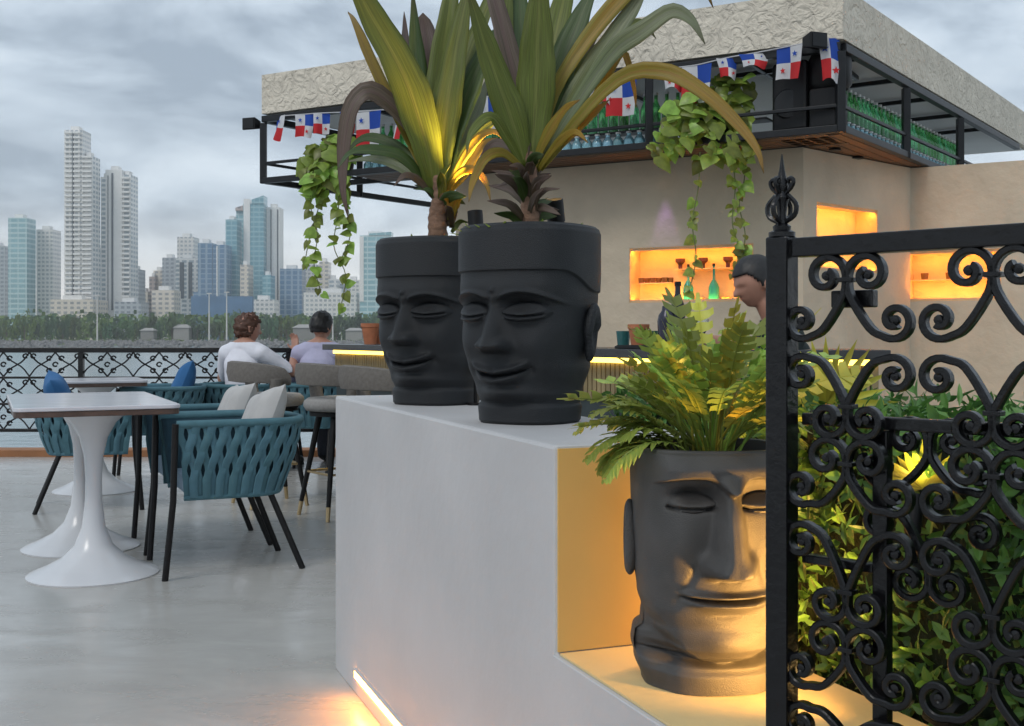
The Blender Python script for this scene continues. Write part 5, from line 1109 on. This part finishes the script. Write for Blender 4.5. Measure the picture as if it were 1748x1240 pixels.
def make_armchair(label):
    t = thing('woven_armchair', label, 'armchair', (0, 0, 0), 0, 'teal woven armchairs'); N = 200
    top = resample(upath(0.27, 0.300, -0.335, 0.20), N); bot = resample(upath(0.23, 0.250, -0.235, 0.16), N); ZTp, ZBt = 0.700, 0.365
    for (pth, z, name) in ((top, ZTp, 'top_rim'), (bot, ZBt, 'bottom_rim')):
        mb = MB(); mb.tube([p + V(0, 0, z) for p in pth[::4]], 0.020 if name == 'top_rim' else 0.014, 8); mb.build(name, M_teal, t, 60)
    mb = MB(); vs = []; fs = []
    for i in range(0, N + 1, 4):
        for f_ in (0.0, 0.5, 1.0): p = bot[i].lerp(top[i], f_); c = p * 0.955; vs.append(V(c.x, c.y, ZBt + (ZTp - ZBt) * f_))
    for i in range(N // 4):
        for k in range(2): fs.append((i * 3 + k, i * 3 + k + 1, (i + 1) * 3 + k + 1, (i + 1) * 3 + k))
    mb.add(vs, fs); o = mb.build('lining', M_tealdark, t, 180); o.modifiers.new('thickness', 'SOLIDIFY').thickness = 0.012
    ns = 46; kz = 16
    def pos(s_, f_, out_):
        s_ = max(0, min(1, s_)) * N; i = min(int(s_), N - 1); a = bot[i].lerp(bot[i + 1], s_ - i); b_ = top[i].lerp(top[i + 1], s_ - i); p = a.lerp(b_, f_)
        d = top[min(i + 1, N)] - top[max(i - 1, 0)]; nn = V(d.y, -d.x, 0).normalized(); nn = nn if nn.dot(p + V(0.05, 0, 0)) > 0 else -nn
        p = p + nn * (out_ + 0.012 * math.sin(PI * f_)); return V(p.x, p.y, ZBt + (ZTp - ZBt) * f_)
    for i in range(ns):
        s0 = (i + 0.5) / ns; sg = 1 if i % 2 else -1; hw = 0.66 / ns; vs = []; fs = []; mb = MB()
        for k in range(kz + 1):
            f_ = k / kz; a = max(0, (f_ - 0.26) / 0.74) * 3 * PI; sh = sg * 0.34 / ns * math.sin(a); dp = 0.007 + sg * 0.005 * math.cos(a); w = hw * (1.0 - 0.16 * abs(math.sin(a)))
            for (a_, o_) in ((-1, 0.0), (-0.8, 0.0045), (0.8, 0.0045), (1, 0.0)): vs.append(pos(s0 + sh + a_ * w, f_, dp + o_))
        for k in range(kz):
            for q in range(4): fs.append((k * 4 + q, k * 4 + (q + 1) % 4, (k + 1) * 4 + (q + 1) % 4, (k + 1) * 4 + q))
        mb.add(vs, fs); mb.build('strap', M_teal, t, 50)
    mb = MB(); mb.prism([(p.x * 0.94, p.y * 0.94) for p in bot[::8]] , 0.365, 0.45); mb.build('seat_cushion', M_seat, t, bevel=0.025)
    for sy in (-1, 1):
        mb = MB(); mb.tube([(0.315, sy * 0.262, 0.0), (0.285, sy * 0.300, 0.36), (0.278, sy * 0.318, 0.705)], 0.0145, 10); mb.build('leg', M_blackm, t, 50)
        mb = MB(); mb.tube([(-0.315, sy * 0.245, 0.0), (-0.17, sy * 0.205, 0.362)], 0.0145, 10); mb.build('leg', M_blackm, t, 50)
    return t
def pillow_mesh(w, m, name, th=0.075):
    n = 22; mb = MB(); vs = []; fs = []
    for sd_ in (1, -1):
        o = len(vs)
        for j in range(n + 1):
            for i in range(n + 1):
                u, v = -1 + 2 * i / n, -1 + 2 * j / n; e_ = (max(0, 1 - u ** 4) * max(0, 1 - v ** 4)) ** 0.55; pinch = 1 - 0.10 * (1 - abs(u) ** 2) * abs(v) ** 3 - 0.0
                pin2 = 1 - 0.10 * (1 - abs(v) ** 2) * abs(u) ** 3
                z = sd_ * th * e_ + 0.008 * noise.noise(V(u * 2.5, v * 2.5, 1.5)) * e_
                vs.append(V(u * w / 2 * pin2, v * w / 2 * pinch, z))
        for j in range(n):
            for i in range(n):
                f_ = (o + j * (n + 1) + i, o + j * (n + 1) + i + 1, o + (j + 1) * (n + 1) + i + 1, o + (j + 1) * (n + 1) + i); fs.append(f_ if sd_ > 0 else f_[::-1])
    mb.add(vs, fs); return mb.mesh(name, m, 180)
PM = pillow_mesh(0.42, M_pillow, 'throw_pillow'); PBm = pillow_mesh(0.42, M_blue, 'throw_pillow')
def lean_pillow(me, chair_loc, rz, label, dx=-0.16, z=0.645, spin=8, tilt=68, dy=0.0):
    o = obj('throw_pillow', me); M = Matrix.Translation(chair_loc) @ Matrix.Rotation(rz, 4, 'Z') @ Matrix.Translation((dx, dy, z)) @ Matrix.Rotation(R(tilt), 4, 'Y') @ Matrix.Rotation(R(spin), 4, 'Z')
    o.matrix_world = M; return tag(o, label, 'pillow', 'throw pillows on the armchairs')
CH1 = V(-1.378, 5.486, 0); CH2 = V(-1.655, 6.09, 0); RZ = R(204.8)
c1 = make_armchair('nearest teal woven armchair with black legs, seen from its side'); c1.location = CH1; c1.rotation_euler = (0, 0, RZ)
c2 = dup(c1, CH2, RZ, 'teal woven armchair just behind the nearest one, mostly hidden')
lean_pillow(PM, CH1, RZ, 'pale grey pillow on the nearest teal armchair', spin=10); lean_pillow(PM, CH2, RZ, 'pale grey pillow on the second teal armchair', spin=4)
C3 = V(-2.72, 8.8, 0); c3 = dup(c1, C3, R(195), 'teal woven armchair by the railing holding a blue cushion')
lean_pillow(PBm, C3, R(195), 'blue cushion on the armchair by the railing', z=0.68, spin=14)
C4 = V(-2.72, 7.35, 0); c4 = dup(c1, C4, R(20), 'teal woven armchair behind the white table at left')
lean_pillow(PBm, C4, R(20), 'blue cushion on the armchair behind the white table', z=0.66)
C5 = V(-2.16, 9.25, 0); c5 = dup(c1, C5, R(70), 'teal armchair by the railing under the curly-haired guest')
C6 = V(-1.62, 9.40, 0); c6 = dup(c1, C6, R(75), 'teal armchair by the railing under the dark-haired guest')

# ------------------------------------------------------------------ tulip tables
def tulip(parent, loc, s_=1.0):
    mb = MB(); mb.lathe([(0.290, 0.0), (0.292, 0.006), (0.275, 0.016), (0.215, 0.040), (0.140, 0.080), (0.085, 0.135), (0.052, 0.22), (0.038, 0.34), (0.036, 0.44), (0.042, 0.54), (0.062, 0.63), (0.100, 0.70), (0.150, 0.745)], 48); o = mb.build('pedestal', M_tulip, parent, 50); o.location = loc; return o
def table(label, c, rz, hw, y0, y1, peds):
    t = thing('tulip_table', label, 'table', c, rz, 'white tulip tables'); r_ = 0.05
    poly = []
    for (sx_, sy_, a0) in ((hw, y1, 0), (-hw, y1, 90), (-hw, y0, 180), (hw, y0, 270)):
        cx, cy = sx_ - math.copysign(r_, sx_), sy_ - (r_ if sy_ == y1 else -r_)
        for k in range(6): a = R(a0 + 18 * k); poly.append((cx + r_ * math.cos(a), cy + r_ * math.sin(a)))
    mb = MB(); mb.prism(poly, 0.772, 0.790); mb.build('table_top', M_marble, t, bevel=0.004)
    cp = V(0, (y0 + y1) / 2, 0); mb = MB(); mb.prism([(x * 0.99, (y - cp.y) * 0.992 + cp.y) for x, y in poly], 0.746, 0.7715); mb.build('top_underside', M_edge, t, bevel=0.003)
    for p in peds: tulip(t, p)
    return t
rzT = math.atan2(0.42, 0.907)
table('white tulip table with two pedestals beside the nearest teal armchair', V(-1.93, 5.27, 0), rzT, 0.35, -0.30, 1.02, [V(0, 0, 0), V(0, 0.73, 0)])
table('small white tulip table further back by the railing', V(-2.95, 8.1, 0), rzT, 0.32, -0.32, 0.32, [V(0, 0, 0)])

# ------------------------------------------------------------------ bar stools
def make_stool(label):
    t = thing('bar_stool', label, 'bar stool', (0, 0, 0), 0, 'grey bar stools along the counter')
    mb = MB(); mb.lathe([(0.16, 0.640), (0.205, 0.645), (0.222, 0.672), (0.220, 0.702), (0.195, 0.722), (0.10, 0.730), (0.001, 0.731)], 28); mb.build('seat', M_greyl, t, 60)
    mb = MB(); mb.lathe([(0.17, 0.612), (0.185, 0.614), (0.185, 0.638), (0.17, 0.639)], 24); mb.build('seat_frame', M_blackm, t, 40)
    mb = MB(); vs = []; fs = []; n = 26                                     # curved back band, open to +X
    for i in range(n + 1):
        a = R(80 + 200 * i / n); e_ = max(0.0, math.sin(PI * i / n)) ** 0.35; zt_ = 0.84 + 0.09 * e_; zb2 = 0.80 - 0.02 * (1 - e_) - 0.0
        for (rr, z) in ((0.222, zb2), (0.262, zb2 + 0.006), (0.275, (zt_ + zb2) / 2), (0.268, zt_), (0.242, zt_ + 0.008), (0.226, zt_ - 0.006)): vs.append(V(rr * math.cos(a), rr * math.sin(a), z))
    for i in range(n):
        for k in range(6): fs.append((i * 6 + k, i * 6 + (k + 1) % 6, (i + 1) * 6 + (k + 1) % 6, (i + 1) * 6 + k))
    fs += [tuple(range(6)), tuple(n * 6 + k for k in range(5, -1, -1))]; mb.add(vs, fs); mb.build('backrest', M_grey, t, 60)
    for a in (100, 260):
        mb = MB(); pts = [V(0.20 * math.cos(R(a)), 0.20 * math.sin(R(a)), 0.66), V(0.235 * math.cos(R(a)), 0.235 * math.sin(R(a)), 0.74), V(0.248 * math.cos(R(a)), 0.248 * math.sin(R(a)), 0.83)]; mb.tube(pts, [0.05, 0.04, 0.045], 8); mb.build('back_support', M_grey, t, 60)
    for a in (45, 135, 225, 315):
        ca, sa = math.cos(R(a)), math.sin(R(a)); mb = MB(); mb.tube([(0.13 * ca, 0.13 * sa, 0.615), (0.245 * ca, 0.245 * sa, 0.085)], [0.020, 0.014], 8); lg = mb.build('leg', M_blackm, t, 50)
        mb = MB(); mb.tube([(0.245 * ca, 0.245 * sa, 0.0845), (0.262 * ca, 0.262 * sa, 0.0)], [0.0142, 0.012], 8); mb.build('brass_tip', M_brass, lg, 50)
    mb = MB(); mb.tube([(0.212 * math.cos(R(a)), 0.212 * math.sin(R(a)), 0.27) for a in (45, 135, 225, 315, 45)], 0.008, 6); mb.build('footrest', M_brass, t, 50)
    return t
face = math.atan2(inA.y, inA.x)
s1_ = make_stool('grey upholstered bar stool farthest along the counter, behind the pale pillows'); s1_.location = V(-1.58, 7.45, 0); s1_.rotation_euler = (0, 0, face)
dup(s1_, V(-1.05, 6.98, 0), face + 0.1, 'grey upholstered bar stool in the middle, left of the white block'); dup(s1_, V(-0.70, 6.42, 0), face, 'grey upholstered bar stool nearest to the left head planter')

# ------------------------------------------------------------------ people
def skin_mesh(joints, edges, head=None, extra=None, voxel=0.009, fwd=V(1, 0, 0)):
    """joints: name -> (pos, radius); tapered limbs, torso, hands and head fused into one continuous surface by a voxel remesh"""
    segs = []
    for (ka, kb) in edges:
        (pa, ra), (pb, rb) = joints[ka], joints[kb]; mb = MB(); vs = []; fs = []; n = 18
        ra = ra if hasattr(ra, '__len__') else (ra, ra); rb = rb if hasattr(rb, '__len__') else (rb, rb)
        T = (pb - pa); Ls = T.length; T.normalize(); u = fwd - T * fwd.dot(T)
        if u.length < 0.1: u = V(0, 0, 1) - T * T.z
        u.normalize(); w = T.cross(u); rings = []
        for k in range(5): c_ = math.cos(PI / 2 * (1 - k / 5)); rings.append((-math.sin(PI / 2 * (1 - k / 5)) * min(ra), 0.0, max(c_, 0.02)))
        for k in range(7): rings.append((Ls * k / 6, k / 6, 1.0))
        for k in range(1, 6): rings.append((Ls + math.sin(PI / 2 * k / 5) * min(rb), 1.0, max(math.cos(PI / 2 * k / 5), 0.02)))
        for (d_, f_, sc) in rings:
            ru = (ra[0] + (rb[0] - ra[0]) * f_) * sc; rw = (ra[1] + (rb[1] - ra[1]) * f_) * sc
            for k in range(n): an = 2 * PI * k / n; vs.append(pa + T * d_ + u * ru * math.cos(an) + w * rw * math.sin(an))
        for i in range(len(rings) - 1):
            for k in range(n): fs.append((i * n + k, i * n + (k + 1) % n, (i + 1) * n + (k + 1) % n, (i + 1) * n + k))
        fs += [tuple(range(n - 1, -1, -1)), tuple((len(rings) - 1) * n + k for k in range(n))]
        mb.add(vs, fs); segs.append(mb)
    bm = bmesh.new()
    for part in segs + ([head] if head else []) + (extra or []):
        off = [bm.verts.new(p) for p in part.v]
        for f_ in part.f:
            try: bm.faces.new([off[i] for i in f_])
            except ValueError: pass
    bm.normal_update(); m3 = bpy.data.meshes.new('tmp2'); bm.to_mesh(m3); bm.free()
    o = bpy.data.objects.new('tmp2', m3); COL.objects.link(o); rm = o.modifiers.new('remesh', 'REMESH'); rm.mode = 'VOXEL'; rm.voxel_size = voxel; rm.use_smooth_shade = True
    s2 = o.modifiers.new('smooth', 'SMOOTH'); s2.factor = 0.5; s2.iterations = 4
    dg = bpy.context.evaluated_depsgraph_get(); m4 = bpy.data.meshes.new_from_object(o.evaluated_get(dg)); bpy.data.objects.remove(o); return m4
def human_head(c, R3, hh=0.23):
    """c centre of the skull, R3 maps local (+X forward, +Z up) to world; hh = head height"""
    mb = MB(); n, k_ = 48, 40; vs = []; fs = []
    for j in range(k_ + 1):
        ph = -PI / 2 + PI * j / k_; z = math.sin(ph)
        for i in range(n):
            a = 2 * PI * i / n; q = math.cos(ph); x = 0.44 * q * math.cos(a); y = 0.345 * q * math.sin(a); zz = 0.5 * z
            if z < 0: x *= 1 - 0.10 * (-z); y *= 1 - 0.32 * (-z) ** 1.3; x += 0.10 * (-z) ** 1.5 * (1 if x > -0.2 else 0.3)
            if x < 0 and z > -0.3: x *= 1.08
            if x > 0.1:
                f_ = sm(0.1, 0.3, x)
                x += f_ * (0.115 * g(y, 0.055) * sm(0.04, -0.14, zz) * sm(-0.20, -0.15, zz) + 0.03 * g(y, 0.05) * sm(0.05, -0.1, zz) * sm(-0.2, -0.15, zz))
                x += f_ * (0.030 * g(y, 0.12) * (g(zz + 0.255, 0.022) + g(zz + 0.305, 0.024)) - 0.018 * g(y, 0.12) * g(zz + 0.28, 0.012) + 0.045 * g(y, 0.10) * g(zz + 0.42, 0.06))
                x += f_ * (-0.045 * g(abs(y) - 0.15, 0.08) * g(zz + 0.02, 0.05) + 0.028 * g(zz - 0.055, 0.03) * g(y, 0.25) + 0.02 * g(abs(y) - 0.15, 0.04) * g(zz + 0.02, 0.025))
            vs.append(c + R3 @ (V(x, y, zz) * hh))
    for j in range(k_):
        for i in range(n): fs.append((j * n + i, j * n + (i + 1) % n, (j + 1) * n + (i + 1) % n, (j + 1) * n + i))
    mb.add(vs, fs)
    for sg in (-1, 1):                                                    # ears
        e_ = MB(); e_.lathe([(0.001, -0.012), (0.028, -0.010), (0.034, 0), (0.026, 0.010), (0.015, 0.002), (0.001, 0.0)], 14, M=Matrix.Rotation(R(90), 3, 'X'), cap=False)
        e_.v = [c + R3 @ V(p.x * 0.75 - 0.01, p.y + sg * 0.335 * hh, p.z * 1.0 - 0.015) for p in e_.v]; mb.add(e_.v, e_.f)
    return mb
def hand_parts(wrist, d, palm_n, curl, side, s_=1.0):
    """palm and five separate fingers; d = direction of the hand, palm_n = out of the palm"""
    d = d.normalized(); n_ = (palm_n - d * palm_n.dot(d)).normalized(); w = d.cross(n_) * side; parts = []
    mb = MB(); pts = [wrist - d * 0.01, wrist + d * 0.02, wrist + d * 0.05, wrist + d * 0.085]
    vs = []; fs = []
    for i, (p, hw) in enumerate(zip(pts, (0.024, 0.034, 0.040, 0.040))):
        for k in range(12): a = 2 * PI * k / 12; vs.append(p + w * hw * s_ * math.cos(a) + n_ * 0.015 * s_ * math.sin(a))
    for i in range(3):
        for k in range(12): fs.append((i * 12 + k, i * 12 + (k + 1) % 12, (i + 1) * 12 + (k + 1) % 12, (i + 1) * 12 + k))
    fs += [tuple(range(11, -1, -1)), tuple(36 + k for k in range(12))]; mb.add(vs, fs); parts.append(mb)
    for i, ln in enumerate((0.070, 0.080, 0.074, 0.056)):
        p = wrist + d * 0.080 + w * (0.030 - i * 0.020) * s_; dv = d.copy(); pts = [p.copy()]
        for k in range(3):
            dv = (Matrix.Rotation(curl * (0.6 + 0.3 * k) * side, 3, w) @ dv); p = p + dv * ln * (0.45, 0.32, 0.23)[k]; pts.append(p.copy())
        mb = MB(); mb.tube(pts, [0.0092, 0.0088, 0.008, 0.0065], 8); parts.append(mb)
    p = wrist + d * 0.025 + w * 0.032; mb = MB(); mb.tube([p, p + (w * 0.7 + d * 0.6 + n_ * 0.3).normalized() * 0.032, p + (w * 0.6 + d * 0.9 + n_ * 0.6).normalized() * 0.058], [0.011, 0.010, 0.0075], 8); parts.append(mb)
    return parts
def garment(me, pred, off, name, m, parent):
    bm = bmesh.new(); bm.from_mesh(me); bm.normal_update()
    kill = [f_ for f_ in bm.faces if not pred(f_.calc_center_median())]; bmesh.ops.delete(bm, geom=kill, context='FACES')
    for v in bm.verts: v.co += v.normal * (off + 0.004 * noise.noise(v.co * 14))
    m2 = bpy.data.meshes.new(name); bm.to_mesh(m2); bm.free(); m2.materials.clear(); m2.materials.append(m); m2.polygons.foreach_set('use_smooth', [True] * len(m2.polygons))
    o = obj(name, m2, parent); so_ = o.modifiers.new('thickness', 'SOLIDIFY'); so_.thickness = 0.005; return o
def hair_cap(c, R3, hh, m, parent, lower_back, front, rough, bun=None):
    mb = MB(); n, k_ = 56, 44; vs = []; keep = {}
    for j in range(k_ + 1):
        ph = -PI / 2 + PI * j / k_
        for i in range(n):
            a = 2 * PI * i / n; q = math.cos(ph); p = V(0.475 * q * math.cos(a), 0.385 * q * math.sin(a), 0.53 * math.sin(ph)); 
            if p.x < 0: p.x *= 1.08
            nz = noise.noise(p * 9) * rough + noise.noise(p * 22) * rough * 0.6; vs.append(c + R3 @ (p * hh * (1 + nz)))
            fx = p.x; lim = lower_back + (front - lower_back) * sm(-0.10, 0.30, fx); keep[j * n + i] = p.z > lim
    fs = []
    for j in range(k_):
        for i in range(n):
            f_ = (j * n + i, j * n + (i + 1) % n, (j + 1) * n + (i + 1) % n, (j + 1) * n + i)
            if all(keep[v] for v in f_): fs.append(f_)
    mb.add(vs, fs)
    if bun: 
        b2 = MB(); b2.lathe([(0.001, -0.034), (0.026, -0.026), (0.037, 0), (0.026, 0.026), (0.001, 0.034)], 16, cap=False); b2.v = [c + R3 @ (p + Vector(bun)) for p in b2.v]; mb.add(b2.v, b2.f)
    mb.v = [p - parent_loc(parent) for p in mb.v]; o = mb.build('hair', m, parent, 180); so_ = o.modifiers.new('thickness', 'SOLIDIFY'); so_.thickness = 0.02; so_.offset = -1; return o
EDG = [('pelvis', 'waist'), ('waist', 'chest'), ('chest', 'upper'), ('upper', 'neck'), ('neck', 'nape')]
for s_ in 'lr': EDG += [('upper', 'sh' + s_), ('sh' + s_, 'el' + s_), ('el' + s_, 'wr' + s_), ('pelvis', 'hip' + s_), ('hip' + s_, 'kn' + s_), ('kn' + s_, 'an' + s_), ('an' + s_, 'toe' + s_)]
def person(label, base, Rz, J, headc, pitch, yaw, shirt, hair, pred_shirt, hairargs, hands, hh=0.235):
    """J in local coordinates: +X forward, +Y left"""
    t = thing('person', label, 'person', base); M = Matrix.Rotation(Rz, 3, 'Z')
    joints = {k: (M @ Vector(p), r_) for k, (p, r_) in J.items()}
    R3 = M @ Matrix.Rotation(yaw, 3, 'Z') @ Matrix.Rotation(pitch, 3, 'Y'); hc = M @ Vector(headc); ex = []
    for (w, d, n_, curl, sd_) in hands: ex += hand_parts(M @ Vector(w), M @ Vector(d), M @ Vector(n_), curl, sd_)
    me = skin_mesh(joints, EDG, human_head(hc, R3, hh), ex, 0.006, M @ V(1, 0, 0)); me.materials.clear(); me.materials.append(M_skin); me.polygons.foreach_set('use_smooth', [True] * len(me.polygons))
    me.name = 'body'; obj('body', me, t); Mi = M.inverted()
    garment(me, lambda p: pred_shirt(Mi @ p), 0.008, 'shirt', shirt, t)
    wz = J['waist'][0][2]; garment(me, lambda p: (lambda q: q.z < wz - 0.02 and (Vector((q.x, q.y, q.z)) - Vector(J['wrl'][0])).length > 0.17 and (Vector((q.x, q.y, q.z)) - Vector(J['wrr'][0])).length > 0.17 and q.z > 0.07)(Mi @ p), 0.010, 'trousers', M_jeans, t)
    garment(me, lambda p: (Mi @ p).z <= 0.085, 0.010, 'shoes', M_blackm, t)
    hair_cap(hc + t.location, R3, hh, hair, t, *hairargs); return t
def seated(arm_l, arm_r):
    J = {'pelvis': ((0, 0, 0.54), (0.125, 0.16)), 'waist': ((-0.03, 0, 0.70), (0.11, 0.135)), 'chest': ((-0.02, 0, 0.86), (0.115, 0.155)), 'upper': ((0.0, 0, 0.975), (0.08, 0.12)), 'neck': ((0.02, 0, 1.045), 0.052), 'nape': ((0.035, 0, 1.10), 0.05)}
    for s_, sg, arm in (('l', 1, arm_l), ('r', -1, arm_r)):
        J['sh' + s_] = ((0.0, sg * 0.175, 0.955), 0.062); J['el' + s_] = (arm[0], 0.044); J['wr' + s_] = (arm[1], 0.028)
        J['hip' + s_] = ((0.08, sg * 0.10, 0.53), 0.085); J['kn' + s_] = ((0.45, sg * 0.13, 0.50), 0.058); J['an' + s_] = ((0.42, sg * 0.12, 0.08), 0.038); J['toe' + s_] = ((0.56, sg * 0.14, 0.04), 0.032)
    return J
psh = lambda p: p.z > 0.60 and p.z < 1.04 and not (abs(p.y) > 0.10 and p.x > 0.16) and (abs(p.y) < 0.28 or p.z > 0.80)
person('seated guest with curly brown hair and white T-shirt, seen from behind', C5 + V(-0.02, 0.05, 0), R(65), seated(((0.10, 0.30, 0.74), (0.30, 0.24, 0.80)), ((0.20, -0.33, 0.80), (0.42, -0.20, 0.98))), (0.05, 0, 1.165), 0.15, -0.5, M_shirtw, M_hairb, psh, (-0.42, 0.22, 0.16), [((0.30, 0.24, 0.80), (1, -0.2, 0.1), (0, -1, 0), 0.5, 1), ((0.42, -0.20, 0.98), (0.4, 0.3, 1), (-1, 0, 0), 0.4, -1)], 0.232)
person('seated guest with short black hair and lilac shirt, seen from behind', C6 + V(0.03, 0.05, 0), R(80), seated(((0.12, 0.28, 0.74), (0.34, 0.20, 0.80)), ((0.12, -0.28, 0.74), (0.34, -0.20, 0.80))), (0.05, 0, 1.185), 0.1, -0.3, M_shirtv, M_hairk, psh, (-0.30, 0.22, 0.07), [((0.34, 0.20, 0.80), (1, -0.2, 0.1), (0, 0, -1), 0.5, 1), ((0.34, -0.20, 0.80), (1, 0.2, 0.1), (0, 0, -1), 0.5, -1)], 0.232)
BJ = {'pelvis': ((0, 0, 0.68), (0.11, 0.15)), 'waist': ((0.01, 0, 0.84), (0.095, 0.125)), 'chest': ((0.05, 0, 1.00), (0.105, 0.145)), 'upper': ((0.09, 0, 1.11), (0.075, 0.11)), 'neck': ((0.115, 0, 1.185), 0.046), 'nape': ((0.145, 0, 1.25), 0.046)}
for s_, sg in (('l', 1), ('r', -1)):
    BJ['sh' + s_] = ((0.08, sg * 0.165, 1.085), 0.058); BJ['el' + s_] = ((0.16, sg * 0.24, 0.955), 0.045); BJ['wr' + s_] = ((0.34, sg * 0.13, 1.065), 0.027)
    BJ['hip' + s_] = ((0.0, sg * 0.09, 0.64), 0.085); BJ['kn' + s_] = ((0.05, sg * 0.10, 0.37), 0.058); BJ['an' + s_] = ((-0.03, sg * 0.11, 0.08), 0.038); BJ['toe' + s_] = ((0.10, sg * 0.12, 0.04), 0.032)
bsh = lambda p: 0.70 < p.z < 1.165 and not (p.x > 0.20 and abs(p.y) > 0.02 and (p.z > 1.06 or p.x > 0.24)) and not (abs(p.y) > 0.215 and p.z < 1.01)
bp_ = P(1360, 500, 5.12); bp_.z = 0
person('bartender in a dark T-shirt with dark hair in a bun, bending over the counter', bp_, R(183), BJ, (0.185, 0, 1.345), 0.35, 0.1, M_shirtk, M_hairk, bsh, (-0.28, 0.20, 0.02, (-0.135, 0, -0.02)), [((0.34, 0.13, 1.065), (1, -0.25, 0.0), (0, -1, 0.2), 0.55, 1), ((0.34, -0.13, 1.065), (1, 0.25, 0.0), (0, 1, 0.2), 0.55, -1)], 0.225)
mb = MB(); mb.lathe([(0.028, 0), (0.038, 0.10), (0.040, 0.105), (0.036, 0.105), (0.026, 0.006)], 16); o = mb.build('black_cup', M_blackm, None, 40); o.location = bp_ + V(-0.47, 0.0, 1.041); tag(o, 'black cup on counter held by the bartender', 'cup')

# ------------------------------------------------------------------ air between the terrace and the city
hm = bpy.data.materials.new('haze_air'); hm.use_nodes = True; hn = hm.node_tree; hn.nodes.clear()
ho = hn.nodes.new('ShaderNodeOutputMaterial'); hv = hn.nodes.new('ShaderNodeVolumePrincipled'); hv.inputs['Color'].default_value = (0.93, 0.95, 0.97, 1); hv.inputs['Density'].default_value = 0.00030; hv.inputs['Anisotropy'].default_value = 0.2
hn.links.new(hv.outputs[0], ho.inputs['Volume'])
mb = MB(); mb.box((-1600, -700, -6.5), (1800, 1200, 200)); tag(mb.build('haze', hm), 'pale hazy air over the bay', 'haze', kind='stuff')
